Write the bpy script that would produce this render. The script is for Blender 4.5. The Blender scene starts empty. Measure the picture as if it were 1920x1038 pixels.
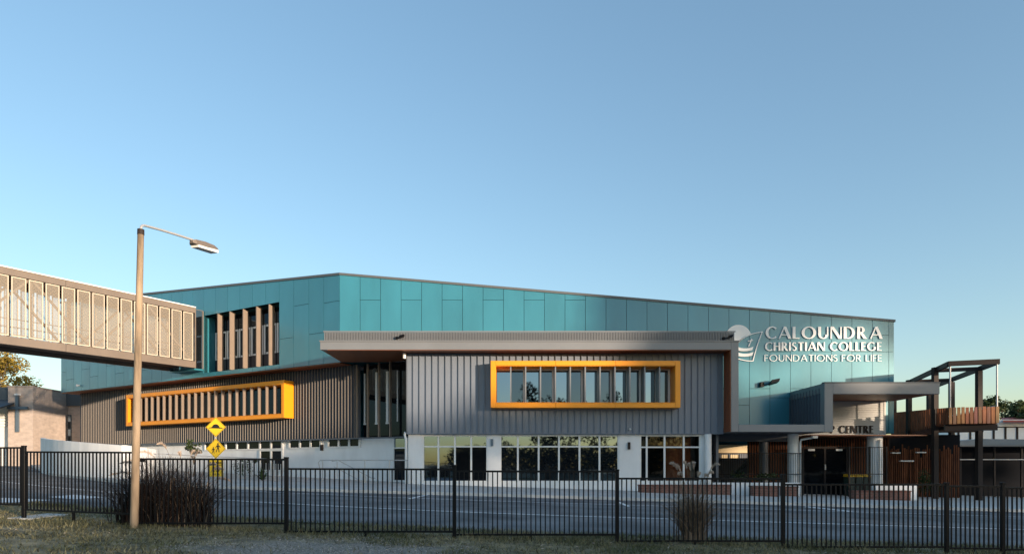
import bpy, bmesh, math, random
import numpy as np
from mathutils import Vector
random.seed(7)
rng = np.random.default_rng(7)
S = bpy.context.scene
COL = S.collection
# ------------------------------------------------------------------ camera
F, HY, CX, CZ = 1200.0, 870.0, 960.0, 1.3          # focal length (photo px), horizon row, centre column, eye height
cam = bpy.data.objects.new('camera', bpy.data.cameras.new('camera'))
COL.objects.link(cam)
cam.location = (0, 0, CZ)
cam.rotation_euler = (math.radians(90), 0, 0)
cam.data.sensor_width = 36
cam.data.lens = F / 1920 * 36
cam.data.shift_y = (HY - 519) / 1920
cam.data.clip_end = 3000
S.camera = cam
# ------------------------------------------------------------------ daylight
SUN_EL, SUN_AZ = 5.0, 135.0                         # azimuth clockwise from +Y
se, sa = math.radians(SUN_EL), math.radians(SUN_AZ)
SUN = Vector((math.cos(se) * math.sin(sa), math.cos(se) * math.cos(sa), math.sin(se)))
W = bpy.data.worlds.new('World'); S.world = W; W.use_nodes = True
nt = W.node_tree
bg = nt.nodes['Background']
sky = nt.nodes.new('ShaderNodeTexSky'); sky.sky_type = 'NISHITA'; sky.sun_disc = False
sky.sun_elevation = se; sky.sun_rotation = sa
sky.altitude = 0; sky.air_density = 1.0; sky.dust_density = 1.0; sky.ozone_density = 2.1
gm = nt.nodes.new('ShaderNodeGamma'); gm.inputs[1].default_value = 0.8     # softer contrast over the whole sky
sc_ = nt.nodes.new('ShaderNodeVectorMath'); sc_.operation = 'SCALE'; sc_.inputs['Scale'].default_value = 1.46
nt.links.new(sky.outputs[0], gm.inputs[0]); hs = nt.nodes.new('ShaderNodeHueSaturation'); hs.inputs['Saturation'].default_value = 1.08
nt.links.new(gm.outputs[0], hs.inputs['Color']); nt.links.new(hs.outputs[0], sc_.inputs[0]); nt.links.new(sc_.outputs[0], bg.inputs[0])
bg.inputs[1].default_value = 0.15
sl = bpy.data.lights.new('sun', 'SUN'); sl.energy = 3.4; sl.angle = math.radians(0.9); sl.color = (1.0, 0.78, 0.57)
so = bpy.data.objects.new('sun', sl); COL.objects.link(so)
so.rotation_euler = SUN.to_track_quat('Z', 'Y').to_euler(); so.location = (60, -60, 40)
vs = S.view_settings
S.display_settings.display_device = 'sRGB'
vs.view_transform = 'Standard'; vs.look = 'None'; vs.gamma = 1; vs.use_curve_mapping = False
vs.exposure = 1.15

# ------------------------------------------------------------------ materials
def mat(name, col, rough=0.5, metal=0.0, var=0.0, vscale=3.0, bump=0.0, bscale=40.0, spec=0.5, col2=None, island=0.0, stretch=None):
    m = bpy.data.materials.new(name); m.use_nodes = True
    t = m.node_tree; b = t.nodes['Principled BSDF']
    b.inputs['Roughness'].default_value = rough; b.inputs['Metallic'].default_value = metal
    b.inputs['Specular IOR Level'].default_value = spec
    b.inputs['Base Color'].default_value = (*col, 1)
    tc = None
    if var or col2 or bump:
        tc = t.nodes.new('ShaderNodeTexCoord')
        src = tc.outputs['Object']
        if stretch:
            mp = t.nodes.new('ShaderNodeMapping'); mp.inputs['Scale'].default_value = stretch
            t.links.new(src, mp.inputs[0]); src = mp.outputs[0]
    if var or col2:
        n = t.nodes.new('ShaderNodeTexNoise'); n.inputs['Scale'].default_value = vscale; n.inputs['Detail'].default_value = 6
        t.links.new(src, n.inputs['Vector'])
        r = t.nodes.new('ShaderNodeValToRGB')
        c2 = col2 or col
        r.color_ramp.elements[0].position = 0.32; r.color_ramp.elements[1].position = 0.68
        r.color_ramp.elements[0].color = (*[c * (1 - var) for c in col], 1)
        r.color_ramp.elements[1].color = (*[min(1, c * (1 + var)) for c in c2], 1)
        t.links.new(n.outputs[0], r.inputs[0])
        out = r.outputs[0]
    else:
        out = None
    if island:
        g = t.nodes.new('ShaderNodeNewGeometry')
        mr = t.nodes.new('ShaderNodeMapRange'); mr.inputs[3].default_value = 1 - island; mr.inputs[4].default_value = 1 + island
        t.links.new(g.outputs['Random Per Island'], mr.inputs[0])
        mx = t.nodes.new('ShaderNodeMix'); mx.data_type = 'RGBA'; mx.blend_type = 'MULTIPLY'; mx.inputs[0].default_value = 1
        if out: t.links.new(out, mx.inputs[6])
        else: mx.inputs[6].default_value = (*col, 1)
        t.links.new(mr.outputs[0], mx.inputs[7])
        out = mx.outputs[2]
    if out: t.links.new(out, b.inputs['Base Color'])
    if bump:
        nb = t.nodes.new('ShaderNodeTexNoise'); nb.inputs['Scale'].default_value = bscale; nb.inputs['Detail'].default_value = 4
        t.links.new(src, nb.inputs['Vector'])
        bp = t.nodes.new('ShaderNodeBump'); bp.inputs['Strength'].default_value = bump; bp.inputs['Distance'].default_value = 0.02
        t.links.new(nb.outputs[0], bp.inputs['Height']); t.links.new(bp.outputs[0], b.inputs['Normal'])
    return m

M = {}
M['teal'] = mat('teal_panel', (0.037, 0.208, 0.280), 0.28, 0.10, 0.10, 0.6, 0.10, 1.1, stretch=(1, 1, 0.35))
for k_, v_ in (('Coat Weight', 0.55), ('Coat Roughness', 0.16), ('Coat IOR', 1.6)): M['teal'].node_tree.nodes['Principled BSDF'].inputs[k_].default_value = v_
def object_tint(m, a):
    t = m.node_tree; b = t.nodes['Principled BSDF']; src = b.inputs['Base Color'].links[0].from_socket
    oi = t.nodes.new('ShaderNodeObjectInfo'); mr = t.nodes.new('ShaderNodeMapRange'); mr.inputs[3].default_value = 1 - a; mr.inputs[4].default_value = 1 + a
    mx = t.nodes.new('ShaderNodeMix'); mx.data_type = 'RGBA'; mx.blend_type = 'MULTIPLY'; mx.inputs[0].default_value = 1
    t.links.new(oi.outputs['Random'], mr.inputs[0]); t.links.new(src, mx.inputs[6]); t.links.new(mr.outputs[0], mx.inputs[7]); t.links.new(mx.outputs[2], b.inputs['Base Color'])
object_tint(M['teal'], 0.05)
M['joint'] = mat('dark_joint', (0.012, 0.05, 0.055), 0.8, spec=.1)
M['cap'] = mat('roof_capping', (0.11, 0.12, 0.13), 0.5, 0.2)
M['grey'] = mat('grey_steel_sheet', (0.17, 0.20, 0.25), 0.42, 0.0, 0.06, 0.8, 0.03, 1.5)
M['navy'] = mat('charcoal_steel_sheet', (0.085, 0.10, 0.125), 0.45, 0.0, 0.06, 0.8)
M['rib'] = mat('sunlit_tone_rib', (0.235, 0.21, 0.185), 0.45, 0.1, spec=.3)  # ribs coloured lighter to carry the sunlight on them
M['navysheet'] = mat('shaded_navy_sheet', (0.022, 0.031, 0.047), 0.5, spec=.25)  # darkened for the shade between the ribs; spandrels use it too
M['portal'] = mat('silver_grey_cladding', (0.20, 0.21, 0.225), 0.42, 0.15, 0.05, 0.6, 0.05, 0.9)
M['soffit'] = mat('rust_timber_soffit', (0.20, 0.062, 0.022), 0.5, 0, 0.2, 1.0, 0.0, stretch=(1, 8, 8))
M['yellow'] = mat('amber_powder_coat', (0.86, 0.31, 0.010), 0.4, 0, 0.03, 0.7)
M['fin'] = mat('bronze_fin', (0.26, 0.205, 0.165), 0.5, 0.1, 0.05, 2)
M['winframe'] = mat('white_window_frame', (0.76, 0.76, 0.75), 0.45)
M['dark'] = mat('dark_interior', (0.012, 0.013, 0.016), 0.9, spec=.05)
M['render'] = mat('white_render', (0.78, 0.79, 0.80), 0.75, 0, 0.09, 0.9, 0.08, 60, stretch=(1, 1, 0.4))
M['white'] = mat('white_paint', (0.86, 0.86, 0.85), 0.45)
M['concrete'] = mat('pale_concrete', (0.52, 0.51, 0.49), 0.85, 0, 0.14, 1.3, 0.15, 30)
M['kerb'] = mat('kerb_concrete', (0.58, 0.57, 0.55), 0.85, 0, 0.16, 2.0, 0.15, 30)
M['board'] = mat('off_white_weatherboard', (0.52, 0.515, 0.50), 0.5)
M['black'] = mat('black_powder_coat', (0.005, 0.005, 0.006), 0.5, spec=0.22)
M['steel'] = mat('galvanised_steel', (0.46, 0.46, 0.46), 0.45, 0.2)
M['darksteel'] = mat('brown_steel', (0.036, 0.028, 0.026), 0.6, 0.0, spec=.15)
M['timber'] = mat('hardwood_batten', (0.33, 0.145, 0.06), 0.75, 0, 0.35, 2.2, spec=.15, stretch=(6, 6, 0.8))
M['darktimber'] = mat('shade_dark_batten', (0.17, 0.066, 0.034), 0.8, 0, 0.35, 2.2, spec=.08, stretch=(6, 6, 0.8))  # shade of the deck's side battens is in this colour; dark timber elsewhere
M['bridge'] = mat('bronze_bridge_steel', (0.185, 0.15, 0.125), 0.5, 0.1, 0.08, 1.0)
M['cream'] = mat('cream_screen_frame', (0.56, 0.49, 0.40), 0.5)
M['pole'] = mat('weathered_timber_pole', (0.29, 0.215, 0.145), 0.85, 0, 0.45, 2.2, 0.4, 20, stretch=(4, 4, 0.6))
M['signyellow'] = mat('sign_yellow', (0.80, 0.52, 0.02), 0.4)
M['signblack'] = mat('sign_black', (0.012, 0.012, 0.012), 0.5)
M['red'] = mat('red_sheet', (0.36, 0.05, 0.04), 0.55)
M['bluegrey'] = mat('blue_grey_sheet', (0.11, 0.155, 0.20), 0.4, 0.2)
M['roofdark'] = mat('slate_blue_roof', (0.055, 0.075, 0.095), 0.5)
M['creamwall'] = mat('cream_wall', (0.72, 0.58, 0.36), 0.7)
M['bark'] = mat('bark', (0.10, 0.075, 0.055), 0.9, 0, 0.3, 5)
M['orangewall'] = mat('terracotta_room_wall', (0.50, 0.15, 0.06), 0.7)
M['binbody'] = mat('dark_green_plastic', (0.02, 0.045, 0.04), 0.5)
M['binlid'] = mat('yellow_plastic', (0.75, 0.42, 0.02), 0.5)

def leafmat(name, a, b, island=0.45, rough=0.6):
    m = mat(name, a, rough, 0, 0.15, 0.6, col2=b, island=island, spec=0.25)
    t = m.node_tree; p = t.nodes['Principled BSDF']
    tr = t.nodes.new('ShaderNodeBsdfTranslucent'); mx = t.nodes.new('ShaderNodeMixShader'); mx.inputs[0].default_value = 0.25
    src = p.inputs['Base Color'].links[0].from_socket
    t.links.new(src, tr.inputs[0]); t.links.new(p.outputs[0], mx.inputs[1]); t.links.new(tr.outputs[0], mx.inputs[2])
    t.links.new(mx.outputs[0], t.nodes['Material Output'].inputs[0])
    return m
M['leaf_gold'] = leafmat('olive_gold_leaves', (0.20, 0.15, 0.025), (0.34, 0.23, 0.04))
M['leaf_dark'] = leafmat('dark_green_leaves', (0.030, 0.048, 0.016), (0.06, 0.085, 0.03))
M['leaf_mid'] = leafmat('mid_green_leaves', (0.035, 0.06, 0.02), (0.07, 0.10, 0.035))
M['leaf_shade'] = mat('silhouette_leaves', (0.012, 0.018, 0.008), 0.8, island=0.4, spec=0.1)  # shade of backlit crowns put into the leaf colour, near black in reflections
M['grass'] = leafmat('dry_lawn_blades', (0.105, 0.118, 0.048), (0.27, 0.235, 0.135), 0.75)
M['purple'] = leafmat('purple_fountain_grass', (0.020, 0.013, 0.012), (0.055, 0.034, 0.028), 0.6)
M['straw'] = leafmat('straw_fountain_grass', (0.18, 0.125, 0.085), (0.44, 0.33, 0.24), 0.5)
M['plume'] = leafmat('grass_plume', (0.52, 0.41, 0.33), (0.74, 0.63, 0.54), 0.25)

def glassmat(name, col, f, rough=0.02):
    m = bpy.data.materials.new(name); m.use_nodes = True
    t = m.node_tree; b = t.nodes['Principled BSDF']
    b.inputs['Base Color'].default_value = (*col, 1); b.inputs['Roughness'].default_value = 0.6; b.inputs['Specular IOR Level'].default_value = 0
    g = t.nodes.new('ShaderNodeBsdfGlossy'); g.inputs['Roughness'].default_value = rough; g.inputs['Color'].default_value = (0.56, 0.77, 1, 1)
    fr = t.nodes.new('ShaderNodeFresnel'); fr.inputs[0].default_value = 1.5 if f > .05 else 1.22
    ad = t.nodes.new('ShaderNodeMath'); ad.operation = 'ADD'; ad.use_clamp = True; ad.inputs[1].default_value = f
    tc = t.nodes.new('ShaderNodeTexCoord'); nz = t.nodes.new('ShaderNodeTexNoise'); nz.inputs['Scale'].default_value = 0.9
    bp = t.nodes.new('ShaderNodeBump'); bp.inputs['Strength'].default_value = 0.06; bp.inputs['Distance'].default_value = 0.02
    t.links.new(tc.outputs['Object'], nz.inputs['Vector']); t.links.new(nz.outputs[0], bp.inputs['Height']); t.links.new(bp.outputs[0], g.inputs['Normal'])
    mx = t.nodes.new('ShaderNodeMixShader')
    t.links.new(fr.outputs[0], ad.inputs[0]); t.links.new(ad.outputs[0], mx.inputs[0])
    t.links.new(b.outputs[0], mx.inputs[1]); t.links.new(g.outputs[0], mx.inputs[2])
    t.links.new(mx.outputs[0], t.nodes['Material Output'].inputs[0])
    return m
def clearglass():
    m = bpy.data.materials.new('clear_glass'); m.use_nodes = True; t = m.node_tree
    tr = t.nodes.new('ShaderNodeBsdfTransparent'); tr.inputs[0].default_value = (0.72, 0.75, 0.75, 1)
    g = t.nodes.new('ShaderNodeBsdfGlossy'); g.inputs['Roughness'].default_value = 0.02
    fr = t.nodes.new('ShaderNodeFresnel'); fr.inputs[0].default_value = 1.5; mx = t.nodes.new('ShaderNodeMixShader')
    t.links.new(fr.outputs[0], mx.inputs[0]); t.links.new(tr.outputs[0], mx.inputs[1]); t.links.new(g.outputs[0], mx.inputs[2]); t.links.new(mx.outputs[0], t.nodes['Material Output'].inputs[0])
    return m
M['glassclear'] = clearglass()
M['glass'] = glassmat('reflective_glass', (0.010, 0.013, 0.016), 0.27)
M['glassdark'] = glassmat('dark_glass', (0.006, 0.007, 0.009), 0.015)
M['glassmid'] = glassmat('tinted_glass', (0.008, 0.010, 0.013), 0.10)

def meshscreen():
    m = bpy.data.materials.new('perforated_screen'); m.use_nodes = True
    t = m.node_tree; b = t.nodes['Principled BSDF']
    b.inputs['Base Color'].default_value = (0.38, 0.33, 0.27, 1); b.inputs['Roughness'].default_value = 0.55
    tc = t.nodes.new('ShaderNodeTexCoord'); mp = t.nodes.new('ShaderNodeMapping')
    mp.inputs['Rotation'].default_value = (math.radians(45), 0, 0); mp.inputs['Scale'].default_value = (0, 1, 1)
    vo = t.nodes.new('ShaderNodeTexVoronoi'); vo.inputs['Scale'].default_value = 6.5; vo.inputs['Randomness'].default_value = 0
    mr = t.nodes.new('ShaderNodeMapRange'); mr.inputs[1].default_value = 0.1; mr.inputs[2].default_value = 0.6; mr.inputs[3].default_value = 0.55; mr.inputs[4].default_value = 0.47   # perforation, finer than can be told apart
    tr = t.nodes.new('ShaderNodeBsdfTransparent'); mx = t.nodes.new('ShaderNodeMixShader')
    t.links.new(tc.outputs['Object'], mp.inputs[0]); t.links.new(mp.outputs[0], vo.inputs['Vector'])
    t.links.new(vo.outputs['Distance'], mr.inputs[0]); t.links.new(mr.outputs[0], mx.inputs[0])
    t.links.new(b.outputs[0], mx.inputs[1]); t.links.new(tr.outputs[0], mx.inputs[2])
    t.links.new(mx.outputs[0], t.nodes['Material Output'].inputs[0])
    return m
M['screen'] = meshscreen()

def brickmat(name, a, b, mortar, w, h, rot=None):
    m = bpy.data.materials.new(name); m.use_nodes = True
    t = m.node_tree; p = t.nodes['Principled BSDF']; p.inputs['Roughness'].default_value = 0.85
    tc = t.nodes.new('ShaderNodeTexCoord'); sp = t.nodes.new('ShaderNodeSeparateXYZ'); cb = t.nodes.new('ShaderNodeCombineXYZ')
    ad = t.nodes.new('ShaderNodeMath'); ad.operation = 'ADD'
    t.links.new(tc.outputs['Object'], sp.inputs[0]); t.links.new(sp.outputs[0], ad.inputs[0]); t.links.new(sp.outputs[1], ad.inputs[1])
    t.links.new(ad.outputs[0], cb.inputs[0]); t.links.new(sp.outputs[2], cb.inputs[1])
    br = t.nodes.new('ShaderNodeTexBrick'); br.inputs['Scale'].default_value = 1
    br.inputs['Brick Width'].default_value = w; br.inputs['Row Height'].default_value = h; br.inputs['Mortar Size'].default_value = 0.008
    br.inputs['Color1'].default_value = (*a, 1); br.inputs['Color2'].default_value = (*b, 1); br.inputs['Mortar'].default_value = (*mortar, 1)
    t.links.new(cb.outputs[0], br.inputs['Vector'])
    nz = t.nodes.new('ShaderNodeTexNoise'); nz.inputs['Scale'].default_value = 2.5; nz.inputs['Detail'].default_value = 6
    mr = t.nodes.new('ShaderNodeMapRange'); mr.inputs[3].default_value = 0.75; mr.inputs[4].default_value = 1.25
    t.links.new(tc.outputs['Object'], nz.inputs['Vector']); t.links.new(nz.outputs[0], mr.inputs[0])
    mx = t.nodes.new('ShaderNodeMix'); mx.data_type = 'RGBA'; mx.blend_type = 'MULTIPLY'; mx.inputs[0].default_value = 1
    t.links.new(br.outputs[0], mx.inputs[6]); t.links.new(mr.outputs[0], mx.inputs[7]); t.links.new(mx.outputs[2], p.inputs['Base Color'])
    return m
M['paleblock'] = brickmat('pale_pink_brick', (0.50, 0.41, 0.355), (0.42, 0.345, 0.30), (0.46, 0.42, 0.39), 0.40, 0.16)
M['redbrick'] = brickmat('red_brick', (0.21, 0.085, 0.06), (0.15, 0.06, 0.045), (0.24, 0.19, 0.165), 0.24, 0.085)

def asphaltmat():
    m = mat('asphalt', (0.138, 0.140, 0.146), 0.9, 0, 0.32, 0.5, 0.35, 120, col2=(0.175, 0.176, 0.18))
    return m
M['asphalt'] = asphaltmat()
def paintmat():
    m = bpy.data.materials.new('worn_road_paint'); m.use_nodes = True
    t = m.node_tree; b = t.nodes['Principled BSDF']; b.inputs['Roughness'].default_value = 0.7
    tc = t.nodes.new('ShaderNodeTexCoord'); n = t.nodes.new('ShaderNodeTexNoise'); n.inputs['Scale'].default_value = 9; n.inputs['Detail'].default_value = 8
    r = t.nodes.new('ShaderNodeValToRGB'); r.color_ramp.elements[0].position = 0.30; r.color_ramp.elements[1].position = 0.44
    r.color_ramp.elements[0].color = (0.22, 0.22, 0.23, 1); r.color_ramp.elements[1].color = (0.80, 0.80, 0.80, 1)
    t.links.new(tc.outputs['Object'], n.inputs['Vector']); t.links.new(n.outputs[0], r.inputs[0]); t.links.new(r.outputs[0], b.inputs['Base Color'])
    return m
M['paint'] = paintmat()
def soilmat():
    m = mat('lawn_soil', (0.115, 0.10, 0.052), 0.95, 0, 0.35, 3.2, 0.8, 45, col2=(0.26, 0.215, 0.13))
    t = m.node_tree; b = t.nodes['Principled BSDF']
    src = b.inputs['Base Color'].links[0].from_socket
    tc = t.nodes.new('ShaderNodeTexCoord')
    # a worn gravelly patch with a shape of its own, ragged by noise
    mp = t.nodes.new('ShaderNodeMapping'); mp.inputs['Location'].default_value = (2.7 * 0.50, -9.5 * 0.62, 0); mp.inputs['Scale'].default_value = (0.50, 0.62, 0)
    ln = t.nodes.new('ShaderNodeVectorMath'); ln.operation = 'LENGTH'
    nz = t.nodes.new('ShaderNodeTexNoise'); nz.inputs['Scale'].default_value = 1.6; nz.inputs['Detail'].default_value = 8
    ad = t.nodes.new('ShaderNodeMath'); ad.operation = 'ADD'
    r = t.nodes.new('ShaderNodeValToRGB'); r.color_ramp.elements[0].position = 1.15 / 2; r.color_ramp.elements[1].position = 1.6 / 2
    r.color_ramp.elements[0].color = (1, 1, 1, 1); r.color_ramp.elements[1].color = (0, 0, 0, 1)
    hf = t.nodes.new('ShaderNodeMath'); hf.operation = 'MULTIPLY'; hf.inputs[1].default_value = 0.5
    t.links.new(tc.outputs['Object'], mp.inputs[0]); t.links.new(mp.outputs[0], ln.inputs[0]); t.links.new(tc.outputs['Object'], nz.inputs['Vector'])
    t.links.new(ln.outputs['Value'], ad.inputs[0]); t.links.new(nz.outputs[0], ad.inputs[1]); t.links.new(ad.outputs[0], hf.inputs[0]); t.links.new(hf.outputs[0], r.inputs[0])
    n2 = t.nodes.new('ShaderNodeTexNoise'); n2.inputs['Scale'].default_value = 28; n2.inputs['Detail'].default_value = 5
    r2 = t.nodes.new('ShaderNodeValToRGB'); r2.color_ramp.elements[0].position = 0.35; r2.color_ramp.elements[1].position = 0.7
    r2.color_ramp.elements[0].color = (0.15, 0.132, 0.108, 1); r2.color_ramp.elements[1].color = (0.42, 0.38, 0.325, 1)
    t.links.new(tc.outputs['Object'], n2.inputs['Vector']); t.links.new(n2.outputs[0], r2.inputs[0])
    mx = t.nodes.new('ShaderNodeMix'); mx.data_type = 'RGBA'
    t.links.new(r.outputs[0], mx.inputs[0]); t.links.new(src, mx.inputs[6]); t.links.new(r2.outputs[0], mx.inputs[7])
    t.links.new(mx.outputs[2], b.inputs['Base Color'])
    return m
M['soil'] = soilmat()

# ------------------------------------------------------------------ mesh helpers
WO = {}                                              # world origin of every empty / part
class MB:
    def __init__(s): s.v = []; s.f = []; s.smooth = False
    def hexa(s, p):
        n = len(s.v); s.v += [tuple(q) for q in p]
        s.f += [tuple(n + i for i in q) for q in ((0, 3, 2, 1), (4, 5, 6, 7), (0, 1, 5, 4), (1, 2, 6, 5), (2, 3, 7, 6), (3, 0, 4, 7))]
        return s
    def box(s, x0, x1, y0, y1, z0, z1):
        return s.hexa([(x0, y0, z0), (x1, y0, z0), (x1, y1, z0), (x0, y1, z0), (x0, y0, z1), (x1, y0, z1), (x1, y1, z1), (x0, y1, z1)])
    def pbox(s, P, t0, t1, o0, o1, z0, z1):
        q = [P.pt(t0, o0), P.pt(t1, o0), P.pt(t1, o1), P.pt(t0, o1)]
        return s.hexa([(*a, z0) for a in q] + [(*a, z1) for a in q])
    def prism(s, poly, vec):
        n = len(s.v); k = len(poly); vec = Vector(vec)
        s.v += [tuple(p) for p in poly] + [tuple(Vector(p) + vec) for p in poly]
        s.f.append(tuple(range(n, n + k))); s.f.append(tuple(range(n + 2 * k - 1, n + k - 1, -1)))
        for i in range(k): s.f.append((n + i, n + (i + 1) % k, n + k + (i + 1) % k, n + k + i))
        return s
    def poly(s, pts):
        n = len(s.v); s.v += [tuple(p) for p in pts]; s.f.append(tuple(range(n, n + len(pts)))); return s
    def beam(s, a, b, w, h):
        a = Vector(a); b = Vector(b); d = (b - a).normalized()
        side = d.cross(Vector((0, 0, 1)))
        side = side.normalized() if side.length > 1e-4 else Vector((1, 0, 0))
        up = side.cross(d).normalized(); side *= w / 2; up *= h / 2
        return s.hexa([a - side - up, a + side - up, a + side + up, a - side + up, b - side - up, b + side - up, b + side + up, b - side + up])
    def tube(s, pts, r, n=8, cap=True):
        pts = [Vector(p) for p in pts]; k = len(pts)
        rr = r if isinstance(r, (list, tuple)) else [r] * k
        base = len(s.v); prev = None
        for i, p in enumerate(pts):
            d = (pts[min(i + 1, k - 1)] - pts[max(i - 1, 0)]).normalized()
            if prev is None:
                ref = Vector((0, 0, 1)) if abs(d.z) < 0.9 else Vector((1, 0, 0))
                a = d.cross(ref).normalized()
            else:
                a = (prev - d * prev.dot(d)).normalized()
            prev = a; b = d.cross(a)
            for j in range(n):
                th = 2 * math.pi * j / n
                s.v.append(tuple(p + (a * math.cos(th) + b * math.sin(th)) * rr[i]))
        for i in range(k - 1):
            for j in range(n):
                q = base + i * n; j2 = (j + 1) % n
                s.f.append((q + j, q + j2, q + n + j2, q + n + j))
        if cap:
            s.f.append(tuple(base + j for j in range(n - 1, -1, -1))); s.f.append(tuple(base + (k - 1) * n + j for j in range(n)))
        s.smooth = True
        return s
    def mesh(s, name, m, off=(0, 0, 0), fix=True, bevel=0.0):
        me = bpy.data.meshes.new(name)
        o = Vector(off)
        me.from_pydata([tuple(Vector(p) - o) for p in s.v], [], s.f)
        if fix or bevel:
            bm = bmesh.new(); bm.from_mesh(me)
            bmesh.ops.recalc_face_normals(bm, faces=bm.faces)
            if bevel:
                bmesh.ops.bevel(bm, geom=[e for e in bm.edges], offset=bevel, segments=1, affect='EDGES', clamp_overlap=True)
            bm.to_mesh(me); bm.free()
        if s.smooth:
            me.polygons.foreach_set('use_smooth', [True] * len(me.polygons))
            me.set_sharp_from_angle(angle=math.radians(40))
        me.materials.append(m)
        return me

class Plane:                                         # an upright wall plane: origin, direction along, outward normal
    def __init__(s, O, d, n): s.O = Vector(O); s.d = Vector(d).normalized(); s.n = Vector(n).normalized()
    def pt(s, t, o=0.0): q = s.O + s.d * t + s.n * o; return (q.x, q.y)
    def p3(s, t, o, z): return (*s.pt(t, o), z)
    def t(s, px, o=0.0):                              # where the sight line of a photo column meets the plane
        k = (px - CX) / F; O = s.O + s.n * o
        return (k * O.y - O.x) / (s.d.x - k * s.d.y)
    def z(s, px, py, o=0.0):
        y = s.pt(s.t(px, o), o)[1]
        return CZ + (HY - py) * y / F
def front(Y): return Plane((0, Y), (1, 0), (0, -1))
def zz(py, Y): return CZ + (HY - py) * Y / F
def xx(px, Y): return (px - CX) * Y / F

def link(o): COL.objects.link(o); return o
def thing(name, label, cat, loc, group=None):
    o = link(bpy.data.objects.new(name, None)); o.location = loc; o.empty_display_size = 0.3
    o['label'] = label; o['category'] = cat
    if group: o['group'] = group
    WO[o.name] = Vector(loc)
    return o
def put(name, mb, m, parent=None, label=None, kind=None, cat=None, group=None, fix=True, bevel=0.0, loc=None):
    """one mesh object; geometry is given in world metres"""
    off = WO[parent.name] if parent else Vector(loc or (0, 0, 0))
    o = link(bpy.data.objects.new(name, mb.mesh(name, M[m] if isinstance(m, str) else m, off, fix, bevel)))
    if parent: o.parent = parent
    else: o.location = off
    WO[o.name] = off
    for k, v in (('label', label), ('kind', kind), ('category', cat), ('group', group)):
        if v: o[k] = v
    return o
def inst(name, me, parent, at, kind=None):            # another piece sharing mesh data; at = world position
    o = link(bpy.data.objects.new(name, me)); o.parent = parent; o.location = Vector(at) - WO[parent.name]
    WO[o.name] = Vector(at)
    return o
def copy_tree(o, kids, parent=None):
    c = o.copy(); COL.objects.link(c)
    if parent is not None: c.parent = parent
    for ch in kids.get(o.name, []): copy_tree(ch, kids, c)
    return c

# ------------------------------------------------------------------ ground levels
def g(x): return -0.09 - 0.03 * max(-42.0, min(42.0, x))
def centre(x): return 17.9 + 0.0155 * max(0.0, 3 - x) ** 2
KP = [(-70, 93), (-39, 52), (-26, 36), (-18.9, 29.9), (-16, 28), (-12, 26.9), (-5, 27.1), (0, 27.4), (120, 27.6)]
def kerb(x):
    for (a, ya), (b, yb) in zip(KP, KP[1:]):
        if x <= b: return ya + (yb - ya) * (x - a) / (b - a)
    return KP[-1][1]
def near_edge(x): return centre(x) - 4.9
def on_ground(px, py, dz=0.0):                        # photo pixel -> point of the sloping ground
    k = (px - CX) / F; Y = (CZ + 0.09 - dz) / ((py - HY) / F - 0.03 * k)
    return Vector((k * Y, Y, -0.09 - 0.03 * k * Y + dz))

xs = [-700, -300, -150, -90, -70] + [x * 1.5 for x in range(-40, 41)] + [70, 90, 150, 300, 700]
ys = [-500, -200, -100, -60, -30, -10, 0, 5, 8] + [9 + 0.25 * i for i in range(25)] + [15.5, 16, 17, 18, 20, 23, 26, 30, 36, 44, 54, 70, 100, 200, 500, 1200]
mb = MB(); nx = len(xs)
for y in ys:
    for x in xs:
        z = g(x)
        if y > near_edge(x) + 0.1 and y > 8: z -= 0.06
        elif 8 < y < 14: z += 0.025 * math.sin(x * 1.7 + y * 2.1) * math.sin(y * 3.3 - x)
        mb.v.append((x, y, z))
for j in range(len(ys) - 1):
    for i in range(nx - 1):
        a = j * nx + i; mb.f.append((a, a + 1, a + nx + 1, a + nx))
put('ground', mb, 'soil', kind='structure', fix=False)

rx = [-75 + 0.75 * i for i in range(260)]
mb = MB()
for x in rx:
    n0 = near_edge(x) + 0.05 * math.sin(x * 2.3) + 0.04 * math.sin(x * 5.1)
    mb.v += [(x, n0, g(x) - 0.004), (x, (n0 + kerb(x)) / 2, g(x)), (x, kerb(x), g(x))]
for i in range(len(rx) - 1):
    for j in (0, 1):
        a = i * 3 + j; mb.f.append((a, a + 3, a + 4, a + 1))
put('road', mb, 'asphalt', kind='structure', fix=False)
mb = MB()
for x in rx:
    k = kerb(x); mb.v += [(x, k, g(x) - 0.05), (x, k + 0.02, g(x) + 0.125), (x, k + 0.16, g(x) + 0.13), (x, k + 0.16, g(x) - 0.05)]
for i in range(len(rx) - 1):
    for j in range(3):
        a = i * 4 + j; mb.f.append((a, a + 4, a + 5, a + 1))
put('kerb', mb, 'kerb', kind='structure', fix=False)
mb = MB()
fy = [0, 1, 2.5, 5, 9, 14, 22, 40, 70]
for x in rx:
    for d in fy: mb.v.append((x, kerb(x) + 0.155 + d, g(x) + 0.126))
for i in range(len(rx) - 1):
    for j in range(len(fy) - 1):
        a = i * len(fy) + j; mb.f.append((a, a + len(fy), a + len(fy) + 1, a + 1))
put('footpath', mb, 'concrete', kind='structure', fix=False)

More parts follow.
